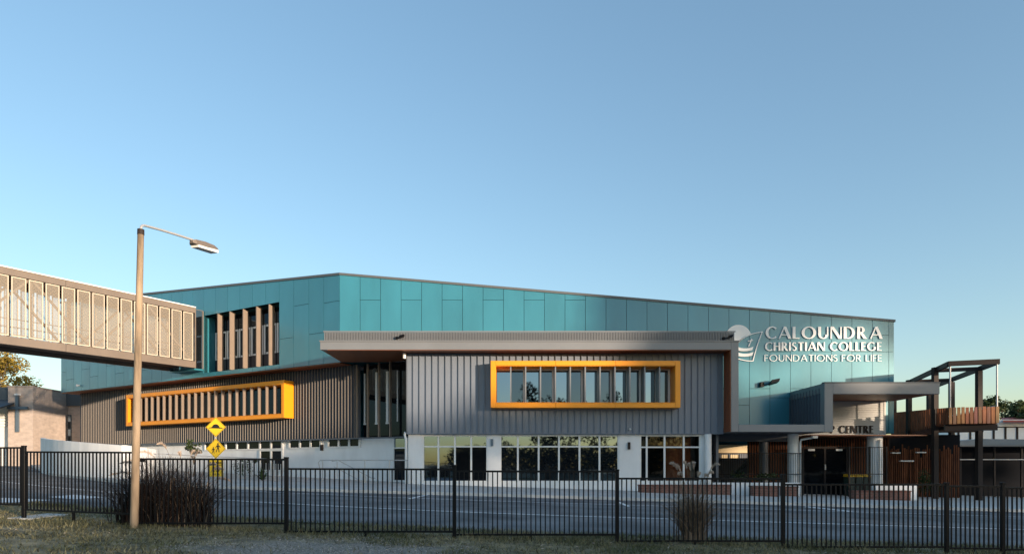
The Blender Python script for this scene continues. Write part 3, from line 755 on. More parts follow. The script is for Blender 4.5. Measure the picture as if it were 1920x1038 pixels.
# ------------------------------------------------------------------ lettering
T = {}
def glyphs(TH, tn, sc=1.0):
    """capitals with thick and thin strokes; list of quads in units of cap height, plus advance"""
    def seg(x0, y0, x1, y1, w0, w1=None, horiz=False):
        w1 = w1 or w0
        if abs(y1 - y0) < 1e-6: return [[(x0, y0 - w0 / 2), (x1, y1 - w1 / 2), (x1, y1 + w1 / 2), (x0, y0 + w0 / 2)]]
        return [[(x0 - w0 / 2, y0), (x0 + w0 / 2, y0), (x1 + w1 / 2, y1), (x1 - w1 / 2, y1)]]
    def arc(cx, cy, rx, ry, a0, a1, T_=TH, t_=tn, n=22):
        out = []; P = []
        for i in range(n + 1):
            a = math.radians(a0 + (a1 - a0) * i / n); c, s = math.cos(a), math.sin(a)
            w = t_ + (T_ - t_) * abs(c) ** 1.4
            P.append(((cx + rx * c, cy + ry * s), (cx + (rx - w) * c, cy + (ry - w) * s)))
        for (o0, i0), (o1, i1) in zip(P, P[1:]): out.append([o0, o1, i1, i0])
        return out
    h = TH / 2; u = tn / 2
    G = {}
    G['C'] = ([arc(.48, .5, .48, .515, 48, 312)], .79)
    G['G'] = ([arc(.48, .5, .48, .515, 48, 318), seg(.80, .12, .80, .46, TH)], .93)
    G['O'] = ([arc(.52, .5, .52, .515, 0, 360, n=36)], 1.04)
    G['A'] = ([seg(.05, 0, .42, 1, tn * 1.1), seg(.80, 0, .44, 1, TH * 1.08), seg(.17, .32, .66, .32, tn)], .86)
    G['L'] = ([seg(h, 0, h, 1, TH), seg(TH, u, .50, u, tn)], .50)
    G['U'] = ([seg(h, .34, h, 1, TH), seg(.72 - u, .34, .72 - u, 1, tn * 1.1), arc(.36, .35, .36, .365, 180, 360)], .74)
    G['N'] = ([seg(u * 1.2, 0, u * 1.2, 1, tn * 1.2), seg(.80 - u * 1.2, 0, .80 - u * 1.2, 1, tn * 1.2), seg(.80 - h * 1.1, 0, h * 1.1, 1, TH * 1.15)], .80)
    G['D'] = ([seg(h, 0, h, 1, TH), arc(.30, .5, .50, .5, -90, 90), seg(TH, u, .31, u, tn), seg(TH, 1 - u, .31, 1 - u, tn)], .82)
    G['R'] = ([seg(h, 0, h, 1, TH), arc(.27, .735, .27, .265, -90, 90), seg(TH, 1 - u, .28, 1 - u, tn), seg(TH, .47 + u, .28, .47 + u, tn), seg(.58, 0, .28, .48, TH * 1.15)], .66)
    G['P'] = ([seg(h, 0, h, 1, TH), arc(.27, .72, .28, .28, -90, 90), seg(TH, 1 - u, .28, 1 - u, tn), seg(TH, .44 + u, .28, .44 + u, tn)], .56)
    G['H'] = ([seg(h, 0, h, 1, TH), seg(.72 - h, 0, .72 - h, 1, TH), seg(TH, .52, .72 - TH, .52, tn)], .72)
    G['I'] = ([seg(h, 0, h, 1, TH)], TH)
    G['S'] = ([arc(.25, .735, .25, .265, 40, 250, TH * .85, tn, 18), arc(.25, .265, .26, .27, -140, 75, TH * .85, tn, 18),
               seg(.34, .40, .14, .60, TH * .9)], .51)
    G['T'] = ([seg(.31, 0, .31, 1 - tn, TH), seg(0, 1 - u, .62, 1 - u, tn)], .62)
    G['E'] = ([seg(h, 0, h, 1, TH), seg(TH, u, .48, u, tn), seg(TH, 1 - u, .46, 1 - u, tn), seg(TH, .52, .43, .52, tn)], .50)
    G['F'] = ([seg(h, 0, h, 1, TH), seg(TH, 1 - u, .46, 1 - u, tn), seg(TH, .50, .42, .50, tn)], .48)
    return G
def text_line(txt, parent, x0, x1, z0, z1, y, TH, tn, track, m, th=0.035, name='letter', kern=None):
    G = glyphs(TH, tn); H = z1 - z0
    adv = []; x = 0
    for i, c in enumerate(txt):
        adv.append(x)
        x += (0.42 if c == ' ' else G[c][1] + track) + (kern or {}).get(i, 0)
    tot = x - track; sx = (x1 - x0) / tot
    for c, a in zip(txt, adv):
        if c == ' ': continue
        m_ = MB()
        for k, stroke in enumerate(G[c][0]):
            yy = y - 0.0025 * k
            if len(stroke) == 1:
                q = stroke[0]; m_.prism([(x0 + (a + px) * sx, yy, z0 + pz * H) for px, pz in q], (0, th, 0))
            else:                                      # an arc: one closed strip
                n0 = len(m_.v); K = len(stroke); closed = (abs(stroke[0][0][0] - stroke[-1][1][0]) < 1e-6 and abs(stroke[0][0][1] - stroke[-1][1][1]) < 1e-6)
                prs = [(q[0], q[3]) for q in stroke] + ([] if closed else [(stroke[-1][1], stroke[-1][2])])
                for o_, i_ in prs:
                    for (px, pz) in (o_, i_):
                        for dy in (0, th): m_.v.append((x0 + (a + px) * sx, yy + dy, z0 + pz * H))
                NP = len(prs)
                for j in range(NP if closed else NP - 1):
                    p = n0 + 4 * j; q = n0 + 4 * ((j + 1) % NP)
                    m_.f += [(p, q, q + 2, p + 2), (p + 1, p + 3, q + 3, q + 1), (p, p + 1, q + 1, q), (p + 2, q + 2, q + 3, p + 3)]
                if not closed:
                    p = n0; q = n0 + 4 * (NP - 1); m_.f += [(p, p + 2, p + 3, p + 1), (q, q + 1, q + 3, q + 2)]
        put(name, m_, m, parent)
YS = 39.2 - 0.085
def sx(px): return xx(px, YS)
def sz(py): return zz(py, YS)
sign = thing('building_sign', 'raised white CALOUNDRA CHRISTIAN COLLEGE lettering with sun and boat emblem on the teal wall', 'sign', (sx(1540), YS, sz(645)))
text_line('CALOUNDRA', sign, sx(1435.5), sx(1654), sz(634.6), sz(612), YS, .205, .085, .145, 'white', kern={7: .12})
text_line('CHRISTIAN COLLEGE', sign, sx(1434.5), sx(1653.5), sz(657), sz(641), YS, .20, .09, .125, 'white')
text_line('FOUNDATIONS FOR LIFE', sign, sx(1433.5), sx(1653.5), sz(676.8), sz(664.5), YS, .095, .07, .18, 'white', th=0.03)
# emblem (a disc cut by a sail, two waves, hull outline, leaning cross)
def bez(p0, p1, p2, n=14): return [((1 - t) ** 2 * p0[0] + 2 * t * (1 - t) * p1[0] + t * t * p2[0], (1 - t) ** 2 * p0[1] + 2 * t * (1 - t) * p1[1] + t * t * p2[1]) for t in [i / n for i in range(n + 1)]]
def plate(pts, name, y=YS, th=.035): put(name, MB().prism([(sx(a), y, sz(b)) for a, b in pts], (0, th, 0)), 'white', sign)
def band(pts, w, name, y=YS):
    m_ = MB(); n0 = 0
    for i, p in enumerate(pts):
        a = Vector(pts[max(i - 1, 0)]); b = Vector(pts[min(i + 1, len(pts) - 1)]); d = (b - a).normalized(); nrm = Vector((-d.y, d.x)) * w / 2
        for s in (1, -1):
            for dy in (0, .035): m_.v.append((sx(p[0] + s * nrm.x), y + dy, sz(p[1] + s * nrm.y)))
    for j in range(len(pts) - 1):
        p = 4 * j; q = p + 4
        m_.f += [(p, q, q + 2, p + 2), (p + 1, p + 3, q + 3, q + 1), (p, p + 1, q + 1, q), (p + 2, q + 2, q + 3, p + 3)]
    p = 0; q = 4 * (len(pts) - 1); m_.f += [(p, p + 2, p + 3, p + 1), (q, q + 1, q + 3, q + 2)]
    put(name, m_, 'white', sign)
def C5(a, b): return (1340 + a / 5.333, 590 + b / 5.333)
cx_, cy_, rr_ = C5(238, 228)[0], C5(238, 228)[1], 24.3
arcp = [(cx_ + rr_ * math.cos(math.radians(a)), cy_ - rr_ * math.sin(math.radians(a))) for a in range(20, 232, 6)]
sail = bez(C5(366, 186), C5(292, 212), C5(205, 312))
plate(arcp + sail[::-1], 'sun_disc')
band(bez(C5(160, 400), C5(240, 190), C5(478, 170), 24), 1.7, 'sail_outline')
band(bez(C5(478, 166), C5(420, 300), C5(384, 462), 18), 1.7, 'hull_outline', YS - .003)
band(bez(C5(384, 458), C5(320, 470), C5(170, 418), 18), 1.5, 'keel_outline', YS - .006)
def wave(y0):
    up = bez(C5(170, y0 - 40), C5(270, y0 + 42), C5(388, y0 - 6)); dn = bez(C5(376, y0 + 28), C5(270, y0 + 58), C5(170, y0 + 14))
    plate(up + dn, 'wave')
wave(322); wave(376)
band([C5(372, 238), C5(340, 316)], 2.2, 'cross_upright', YS - .003)
band([C5(330, 262), C5(384, 254)], 1.7, 'cross_arm', YS - .006)
ws = thing('entrance_sign', 'dark raised P CENTRE letters along the foot of the white slatted wall', 'sign', (xx(1600, SW), SW - .06, zz(805, SW)))
text_line('P CENTRE', ws, xx(1556, SW), xx(1636.5, SW), zz(811.8, SW), zz(797.5, SW), SW - .085, .22, .11, .12, 'darksteel', th=.045)

# ------------------------------------------------------------------ footbridge
BD = Plane(LT.pt(LT.t(383), 0.0), LT.n, (LT.d.x * -1, LT.d.y * -1))   # along the bridge, away from the wall; outward = its lit right side
bl = BD.t(365)
fz, tz = 8.6, 11.93                                   # screen foot and head near the wall
def bz(t, z): return z - 0.014 * (t - bl)
br = thing('footbridge', 'covered steel footbridge with cream mesh screens crossing to the teal wall', 'footbridge', BD.p3(12, -1.5, 0))
BLEN = 26.0; Wd = 3.0
def bbeam(t0, t1, o0, o1, z0, z1):
    m_ = MB(); q = [(t0, o0), (t1, o0), (t1, o1), (t0, o1)]
    return m_.hexa([(*BD.pt(t, o), bz(t, z0)) for t, o in q] + [(*BD.pt(t, o), bz(t, z1)) for t, o in q])
put('roof', bbeam(bl, BLEN, -Wd - .15, .16, tz + .40, tz + .46), 'white', br)
for k in range(3):
    a = bl + k * 8.3; b = min(BLEN, a + 8.28)
    put('roof_beam', bbeam(a, b, -.10, .10, tz + .03, tz + .395), 'bridge', br); put('roof_beam', bbeam(a, b, -Wd - .1, -Wd + .1, tz + .03, tz + .395), 'bridge', br)
    put('floor_beam', bbeam(a, b, -.10, .12, fz - .50, fz - .05), 'bridge', br); put('floor_beam', bbeam(a, b, -Wd - .1, -Wd + .1, fz - .5, fz - .05), 'bridge', br)
put('ceiling', bbeam(bl, BLEN, -Wd + .1, -.1, tz + .28, tz + .32), 'bridge', br)
put('floor', bbeam(bl, BLEN, -Wd + .1, -.1, fz - .30, fz - .12), 'darksteel', br)
t = bl + .15; pit = 0.845
i = 0
while t < BLEN - .9:
    for o in (0.0, -Wd):
        fr = MB(); w = pit - .13
        for a, b, za, zb in ((t, t + .05, fz, tz), (t + w - .05, t + w, fz, tz), (t + .05, t + w - .05, fz, fz + .06), (t + .05, t + w - .05, tz - .06, tz)):
            q = [(a, o - .02), (b, o - .02), (b, o + .04), (a, o + .04)]
            fr.hexa([(*BD.pt(u, v), bz(u, za)) for u, v in q] + [(*BD.pt(u, v), bz(u, zb)) for u, v in q])
        sc = put('screen_panel', fr, 'cream', br)
        if i < 24:
            m_ = MB().poly([(*BD.pt(t + .05, o + .01), bz(t + .05, fz + .06)), (*BD.pt(t + w - .05, o + .01), bz(t + w - .05, fz + .06)), (*BD.pt(t + w - .05, o + .01), bz(t + w - .05, tz - .06)), (*BD.pt(t + .05, o + .01), bz(t + .05, tz - .06))])
            put('mesh_infill', m_, 'screen', sc, fix=False)
    t += pit; i += 1
k = 0
t = bl + .1
while t < BLEN - 3:
    for o in (-.14, -Wd + .14):
        put('post', MB().beam((*BD.pt(t, o), bz(t, fz - .1)), (*BD.pt(t, o), bz(t, tz + .1)), .12, .12), 'bridge', br)
        a, b = (fz, tz) if k % 2 == 0 else (tz, fz)
        put('brace', MB().beam((*BD.pt(t + .1, o), bz(t, a)), (*BD.pt(t + 3.2, o), bz(t + 3.2, b)), .09, .12), 'bridge', br)
    t += 3.3; k += 1
for o in (-.25, -Wd + .25):
    for h in (0.55, 1.0):
        put('handrail', MB().tube([(*BD.pt(bl + .2, o), bz(bl + .2, fz + h)), (*BD.pt(BLEN, o), bz(BLEN, fz + h))], .025, 6), 'bridge', br)
# glazed joint at the wall end
gj = put('end_bay', bbeam(.05, bl - .02, -.12, -.06, fz - .5, tz + .3), 'glass', br)
put('end_bay', bbeam(.05, bl - .02, -Wd + .06, -Wd + .12, fz - .5, tz + .3), 'glassmid', br)
put('end_roof', bbeam(.05, bl - .01, -Wd, -.05, tz + .301, tz + .36), 'cap', br)
put('end_floor', bbeam(.05, bl - .01, -Wd, -.05, fz - .62, fz - .51), 'teal', br)
for a, b in ((.05, .11), (bl - .1, bl - .03)): put('end_frame', bbeam(a, b, -.058, 0, fz - .5, tz + .29), 'bridge', br)

# ------------------------------------------------------------------ brick building behind the bridge
bb = thing('brick_building', 'pale brick hall with a large grey cross on its corner wall', 'building', (-41, 57, 1.1))
p0, p1, p2 = (xx(15, 56), 56), (xx(62, 56), 56), (xx(102, 59), 59)
zt = zz(725, 56)
mb = MB().prism([(*p0, 0), (*p1, 0), (*p2, 0), (p2[0], 70, 0), (p0[0], 70, 0)], (0, 0, zt))
put('corner_wall', mb, 'paleblock', bb)
mb = MB().prism([(p0[0] - .05, 55.95, zt + .002), (p1[0], 55.95, zt + .002), (p2[0] + .06, 58.95, zt + .002), (p2[0] + .06, 70, zt + .002), (p0[0] - .05, 70, zt + .002)], (0, 0, .10))
put('parapet_cap', mb, 'paleblock', bb)
WP = Plane((xx(102, 60.5), 60.5), (.96, .28), (.28, -.96))
wl = 6.5
wing = put('wing_wall', MB().pbox(WP, 0.05, wl, -4, 0, 0, WP.z(125, 760)), 'paleblock', bb)
z1 = WP.z(105, 736); z0 = WP.z(105, 760)
m_ = MB(); q = [(0.02, -4), (wl + .3, -4), (wl + .3, .25), (0.02, .25)]
m_.hexa([(*WP.pt(t, o), z0 + .01) for t, o in q] + [(*WP.pt(t, o), z1 - .06 * t) for t, o in q])
put('roof', m_, 'roofdark', bb)
for px in (105, 129):
    t0, t1 = WP.t(px - 3), WP.t(px + 3.5); za, zb = WP.z(px, 830), WP.z(px, 777)
    f_ = MB().pbox(WP, t0 - .08, t0, -.05, .05, za, zb).pbox(WP, t1, t1 + .08, -.05, .05, za, zb).pbox(WP, t0, t1, -.05, .05, zb - .08, zb)
    for h in (.25, .5, .75): f_.pbox(WP, t0, t1, -.02, .04, za + (zb - za) * h - .04, za + (zb - za) * h + .04)
    wn = put('window', f_, 'roofdark', bb)
    for h in range(4): put('pane', MB().pbox(WP, t0, t1, .002, .015, za + (zb - za) * (.25 * h) + .04, za + (zb - za) * (.25 * (h + 1)) - .04), 'glass' if h % 2 else 'glassdark', wn)
YC = 55.9
put('cross', MB().box(xx(31.6, YC), xx(36.6, YC), YC - .18, YC, zz(809, YC), zz(742, YC)), 'bluegrey', bb)
put('cross_arm', MB().box(xx(16, YC), xx(54, YC), YC - .20, YC - .02, zz(767, YC), zz(762, YC)), 'bluegrey', bb)
put('cross_lamp', MB().box(xx(32.5, YC), xx(39.5, YC), YC - .35, YC, zz(741, YC), zz(738, YC)), 'white', bb)
put('entry_roof', MB().box(xx(-60, 57), xx(14.5, 57), 57, 66, zz(750, 57), zz(725, 57)), 'roofdark', bb)
m_ = MB().prism([(xx(-60, 56), 57, zz(752, 57)), (xx(-60, 56), 54.2, zz(767, 54.2)), (xx(-60, 56), 54.2, zz(764, 54.2)), (xx(-60, 56), 57, zz(749, 57))], (xx(10, 55) - xx(-60, 56), 0, 0))
put('entry_awning', m_, 'roofdark', bb)
ew = put('entry_wall', MB().box(xx(-60, 57.5), xx(14.5, 57.5), 57.5, 58, 0, zz(751, 57.5)), 'winframe', bb)
for i in range(5): put('louvre', MB().box(xx(-60, 57.4), xx(13.8, 57.4), 57.32, 57.48, zz(799 - i * 5.4, 57.4), zz(796 - i * 5.4, 57.4)), 'white', ew)

# ------------------------------------------------------------------ curved wall, ramp rails
mb = MB()
w0, w1 = Vector((xx(76, 42), 42)), Vector((xx(228, 31.6), 31.6)); ctl = Vector((-24.6, 33.3))
L_ = [tuple((1 - t) ** 2 * w0 + 2 * t * (1 - t) * ctl + t * t * w1) for t in [i / 14 for i in range(15)]]
for i, (x, y) in enumerate(L_):
    a = Vector(L_[max(0, i - 1)]); b = Vector(L_[min(14, i + 1)]); d = (b - a).normalized(); nn = Vector((-d.y, d.x)) * .25
    top = 3.05 + (2.24 - 3.05) * (i / 14) ** .9
    mb.v += [(x, y, 0), (x, y, top), (x + nn.x, y + nn.y, top), (x + nn.x, y + nn.y, 0)]
for i in range(14):
    for j in range(4): a = 4 * i + j; b = 4 * i + (j + 1) % 4; mb.f.append((a, b, b + 4, a + 4))
mb.f += [(0, 1, 2, 3), (59, 58, 57, 56)]
rw = thing('curved_wall', 'low curved pale rendered wall sweeping round the driveway', 'wall', (w1.x, w1.y, .6))
put('wall', mb, 'render', rw)
put('return_wall', MB().hexa([(w1.x + .003, w1.y, 0), (w1.x + .22, w1.y + .02, 0), (w1.x + .1, 34.5, 0), (w1.x - .2, 34.5, 0), (w1.x + .003, w1.y, 2.25), (w1.x + .22, w1.y + .02, 2.25), (w1.x + .1, 34.5, 2.1), (w1.x - .2, 34.5, 2.1)]), 'render', rw)
YR = 34.2
ra = thing('ramp_balustrade', 'galvanised ramp balustrade with close vertical bars before the side wall', 'railing', (-15, YR, .5))
def rp(px, top): 
    return (xx(px, YR), YR, zz((848 + (px - 250) * .047) if top else (888 + (px - 250) * .066), YR))
put('top_rail', MB().tube([rp(250, 1), rp(474, 1), rp(530, 1)], .028, 8), 'steel', ra)
put('bottom_rail', MB().tube([rp(250, 0), rp(530, 0)], .02, 6), 'steel', ra)
bars = MB().box(-.014, .014, -.014, .014, 0, 1.06).mesh('baluster', M['steel'])
px = 255
while px < 529:
    inst('baluster', bars, ra, Vector(rp(px, 0))); px += 4.6
for px in (252, 320, 398, 472, 514, 529): 
    a = Vector(rp(px, 0)); put('post', MB().tube([a - Vector((0, 0, .45)), Vector(rp(px, 1))], .03, 8), 'steel', ra)
mb = MB().hexa([(xx(245, YR), YR + .05, 0), (xx(532, YR), YR + .05, -.2), (xx(532, YR), YR + .3, -.2), (xx(245, YR), YR + .3, 0)] + [(xx(245, YR), YR + .05, zz(889, YR)), (xx(532, YR), YR + .05, zz(908, YR)), (xx(532, YR), YR + .3, zz(908, YR)), (xx(245, YR), YR + .3, zz(889, YR))])
put('ramp_kerb', mb, 'render', ra)
YH = 35.6
ha = thing('stair_handrail', 'tubular steel handrail with sloping stair rails in front of the white side wall', 'railing', (-8, YH, .3))
def hp(px, py, dy=0): return (xx(px, YH + dy), YH + dy, zz(py, YH + dy))
put('top_rail', MB().tube([hp(600, 880), hp(597, 866), hp(601, 862), hp(765, 862)], .028, 8), 'steel', ha)
put('mid_rail', MB().tube([hp(606, 880), hp(765, 880)], .016, 6), 'steel', ha)
for px in (605, 684, 730, 763): put('post', MB().tube([hp(px, 862), hp(px, 905)], .026, 8), 'steel', ha)
for d in (0, 1.1):
    put('stair_rail', MB().tube([hp(622, 864, d), hp(634, 862, d), hp(696, 895, d), hp(704, 896, d)], .024, 8), 'steel', ha)
    put('stair_rail', MB().tube([hp(626, 874, d), hp(690, 908, d)], .018, 8), 'steel', ha)
    put('post', MB().tube([hp(632, 864, d), hp(632, 905, d)], .024, 8), 'steel', ha); put('post', MB().tube([hp(686, 892, d), hp(686, 912, d)], .024, 8), 'steel', ha)

# ------------------------------------------------------------------ road sign post
YG = 29.4
rs = thing('road_sign', 'yellow warning signs, two diamonds above a 15 plate on one post', 'road sign', (xx(403, YG), YG, g(-13.6)))
def q3(px, py, dy=0): return (xx(px, YG), YG + dy, zz(py, YG))
put('post', MB().tube([(xx(403, YG), YG + .06, g(-13.6)), (xx(403, YG), YG + .06, zz(783, YG))], .03, 8), 'steel', rs)
def diamond(cx, cy, r, name):
    o = put(name, MB().prism([q3(cx, cy - r), q3(cx + r, cy), q3(cx, cy + r), q3(cx - r, cy)], (0, .015, 0)), 'signyellow', rs)
    m_ = MB(); c = [(0, -1), (1, 0), (0, 1), (-1, 0)]
    ro, ri = r * .95, r * .915
    for i in range(4):
        a, b = c[i], c[(i + 1) % 4]
        m_.poly([q3(cx + a[0] * ro, cy + a[1] * ro, -.004), q3(cx + b[0] * ro, cy + b[1] * ro, -.004), q3(cx + b[0] * ri, cy + b[1] * ri, -.004), q3(cx + a[0] * ri, cy + a[1] * ri, -.004)])
    put('border', m_, 'signblack', o, fix=False)
    return o
d1 = diamond(404.5, 800, 18.5, 'hump_sign')
hump = [(391.5, 801), (397, 800)] + [(404.5 + 6.8 * math.cos(math.radians(a)), 800.5 - 6 * math.sin(math.radians(a))) for a in range(170, 0, -17)] + [(412, 800.5), (417.5, 801.5), (417.5, 802.8), (391.5, 802)]
put('hump_symbol', MB().prism([q3(a, b, -.008) for a, b in hump], (0, .005, 0)), 'signblack', d1)
d2 = diamond(404.5, 840.5, 18.8, 'pedestrian_sign')
def figure(cx, cy, s):
    m_ = MB(); k = 0
    m_.prism([q3(cx + s * (1.6 * math.cos(a)), cy + s * (-7.4 + 1.7 * math.sin(a)), -.008) for a in [i * .628 for i in range(10)]], (0, .004, 0))
    for pts in ([(-1.8, -5.2), (1.8, -5.2), (1.6, 1.2), (-1.4, 1.2)], [(-1.2, 1), (.2, 1), (-1.6, 5), (-3.2, 9), (-4.6, 9), (-2.8, 4.6)], [(.2, 1), (1.8, 1), (2.6, 5), (3.2, 9), (1.6, 9), (1.2, 5)],
                [(1.4, -5), (2.2, -4.2), (5.6, -1.2), (5, -.4), (1.6, -2.6)], [(-1.6, -5), (-1.2, -3), (-4.4, .6), (-5.2, 0)]):
        k += 1; m_.prism([q3(cx + s * a, cy + s * b, -.008 - .0012 * k) for a, b in pts], (0, .004, 0))
    put('walking_symbol', m_, 'signblack', d2)
figure(408.8, 838.5, .95); figure(400.2, 843.5, .68)
d3 = put('speed_plate', MB().prism([q3(390.5, 862), q3(418.5, 862), q3(418.5, 892.5), q3(390.5, 892.5)], (0, .015, 0)), 'signyellow', rs)
m_ = MB()
m_.prism([q3(a, b, -.006) for a, b in ((398.6, 874.6), (400.4, 873.4), (402, 873.4), (402, 883.8), (400, 883.8), (400, 876.2), (398.6, 877))], (0, .004, 0))
for p in ([(405.4, 873.4), (411.8, 873.4), (411.8, 875.2), (407, 875.2), (406.8, 877.6), (405, 878.4)],):
    m_.prism([q3(a, b, -.006) for a, b in p], (0, .004, 0))
arcs = [(408.3 + 3.6 * math.cos(math.radians(a)), 880.3 - 3.6 * math.sin(math.radians(a))) for a in range(150, -160, -18)]
arci = [(408.3 + 1.8 * math.cos(math.radians(a)), 880.3 - 1.8 * math.sin(math.radians(a))) for a in range(150, -160, -18)]
for i in range(len(arcs) - 1): m_.poly([q3(*arcs[i], -.009), q3(*arcs[i + 1], -.009), q3(*arci[i + 1], -.009), q3(*arci[i], -.009)])
put('numeral', m_, 'signblack', d3, fix=False)
m_ = MB()
for x in (394, 397, 401.5, 405, 410, 413): m_.prism([q3(x, 865.4, -.006), q3(x + 1.7, 865.4, -.006), q3(x + 1.7, 868.4, -.006), q3(x, 868.4, -.006)], (0, .004, 0))
m_.prism([q3(391, 870.6, -.006), q3(418, 870.6, -.006), q3(418, 871.4, -.006), q3(391, 871.4, -.006)], (0, .004, 0))
for x in (400.5, 403, 406.5, 409): m_.prism([q3(x, 887, -.006), q3(x + 1.3, 887, -.006), q3(x + 1.3, 889.6, -.006), q3(x, 889.6, -.006)], (0, .004, 0))
put('small_print', m_, 'signblack', d3)

# ------------------------------------------------------------------ street lamp
YL = 11.9
sl_ = thing('street_lamp', 'tall weathered pole with a bent arm and flat lamp head by the fence', 'street lamp', (xx(252, YL), YL, g(-7.0)))
def lp(px, py, Y=YL): return Vector((xx(px, Y), Y, zz(py, Y)))
pb = lp(251.5, 992); pt_ = lp(264, 431)
pts = [pb + (pt_ - pb) * (i / 8) for i in range(9)]
put('pole', MB().tube(pts, [.072 - .018 * i / 8 for i in range(9)], 18), 'pole', sl_)
put('pole_collar', MB().tube([lp(263.9, 440), lp(264.05, 430)], [.061, .059], 16), 'darksteel', sl_)
arm = [lp(264.2, 436), lp(264.3, 428), lp(265.2, 424.5, 11.93), lp(268, 422.6, 12.0), lp(273, 423.2, 12.1), lp(300, 430.5, 12.5), lp(330, 439.5, 12.95), lp(361, 449.5, 13.4)]
put('arm', MB().tube(arm, .024, 10), 'steel', sl_)
h0, h1 = lp(358.5, 452.5, 13.36), lp(403, 465.5, 14.0)
ax = (h1 - h0).normalized(); sd = ax.cross(Vector((0, 0, 1))).normalized(); up = sd.cross(ax)
def hd(u, v, w): return h0 + ax * u + sd * v + up * w
Lh = (h1 - h0).length
m_ = MB(); m_.v = []; rings = [(0, .05, -.03, .03), (.06, .10, -.05, .05), (Lh * .45, .13, -.05, .055), (Lh * .85, .12, -.05, .035), (Lh, .10, -.05, .0)]
for u, w, zb, zt_ in rings: m_.v += [tuple(hd(u, -w, zb)), tuple(hd(u, w, zb)), tuple(hd(u, w * .7, zt_)), tuple(hd(u, -w * .7, zt_))]
for i in range(len(rings) - 1):
    for j in range(4): a = 4 * i + j; b = 4 * i + (j + 1) % 4; m_.f.append((a, b, b + 4, a + 4))
m_.f += [(0, 1, 2, 3), tuple(4 * (len(rings) - 1) + j for j in (3, 2, 1, 0))]
lh = put('lamp_head', m_, 'bridge', sl_)
m_ = MB(); rings = [(.09, .09, -.10, -.052), (Lh * .97, .10, -.11, -.052)]
for u, w, zb, zt_ in rings: m_.v += [tuple(hd(u, -w, zb)), tuple(hd(u, w, zb)), tuple(hd(u, w * 1.1, zt_)), tuple(hd(u, -w * 1.1, zt_))]
for j in range(4): m_.f.append((j, (j + 1) % 4, (j + 1) % 4 + 4, j + 4))
m_.f += [(0, 1, 2, 3), (7, 6, 5, 4)]
put('lamp_lens', m_, 'white', lh)

# ------------------------------------------------------------------ picket fence in the foreground
fence = thing('picket_fence', 'black tubular steel fence with thin pickets stepping down along the grass', 'fence', (0, 11.8, 0))
# (photo column, distance) of the post lines; panels between them step with the ground
PS = [(-140, 13.6), (45, 12.9), (250, 12.12), (537, 11.75), (852, 11.8), (1157, 11.8), (1468, 11.8), (1775, 11.8), (1880, 11.8), (2120, 11.8)]
TB = [(838, 837, 950, 947), (845, 846, 956, 964.5), (858, 859, 981.5, 982), (876.5, 877.5, 997, 997.5), (881, 881.5, 1003, 1003), (894.5, 895, 1015, 1015), (906, 906, 1026, 1026), (909, 909.5, 1028.5, 1029), (912.5, 913, 1031, 1032)]
pk = MB().box(-.0105, .0105, -.0105, .0105, 0, 1.16).mesh('picket', M['black'])
for i in range(len(PS) - 1):
    (pa, ya_), (pb_, yb_) = PS[i], PS[i + 1]
    A = Vector((xx(pa, ya_), ya_)); Bv = Vector((xx(pb_, yb_), yb_))
    h = TB[i]
    za, zb, la, lb = zz(h[0], ya_), zz(h[1], yb_), zz(h[2], ya_), zz(h[3], yb_)
    if i == 0: za, la = zb, lb
    if i == 1: la = la - .0
    d = (Bv - A).normalized(); e = .035
    A2, B2 = A + d * e, Bv - d * e
    put('top_rail', MB().beam((*A2, za - .0175), (*B2, zb - .0175), .04, .035), 'black', fence)
    put('bottom_rail', MB().beam((*A2, la + .0175), (*B2, lb + .0175), .04, .035), 'black', fence)
    n = max(2, round((Bv - A).length / .0885))
    for k in range(1, n):
        f = k / n; p = A + (Bv - A) * f; z0 = la + (lb - la) * f + .03; z1 = za + (zb - za) * f - .03
        o = inst('picket', pk, fence, (p.x, p.y, z0)); o.scale = (1, 1, (z1 - z0) / 1.16)
    # short foot under the middle of the panel
    p = A + (Bv - A) * .47; put('rail_foot', MB().box(p.x - .02, p.x + .02, p.y - .02, p.y + .02, g(p.x) - .1, (la + lb) / 2), 'black', fence)
for px, Y, top in ((-140, 13.6, 832), (45, 12.9, 834.5), (537, 11.75, 856), (852, 11.8, 870.5), (1157, 11.8, 879), (1468, 11.8, 888.5), (1775, 11.8, 903.5), (1880, 11.8, 903.5), (2120, 11.8, 908)):
    x = xx(px, Y); w = .033
    po = put('post', MB().box(x - w, x + w, Y - w, Y + w, g(x) - .15, zz(top, Y) - .03), 'black', fence, bevel=.004)
    put('post_cap', MB().box(x - w - .005, x + w + .005, Y - w - .005, Y + w + .005, zz(top, Y) - .03, zz(top, Y)), 'black', po, bevel=.004)
x = xx(262, 12.0); put('pole_bracket', MB().box(x - .03, x + .05, 11.96, 12.1, zz(860, 12) - .05, zz(860, 12) + .02), 'black', fence)

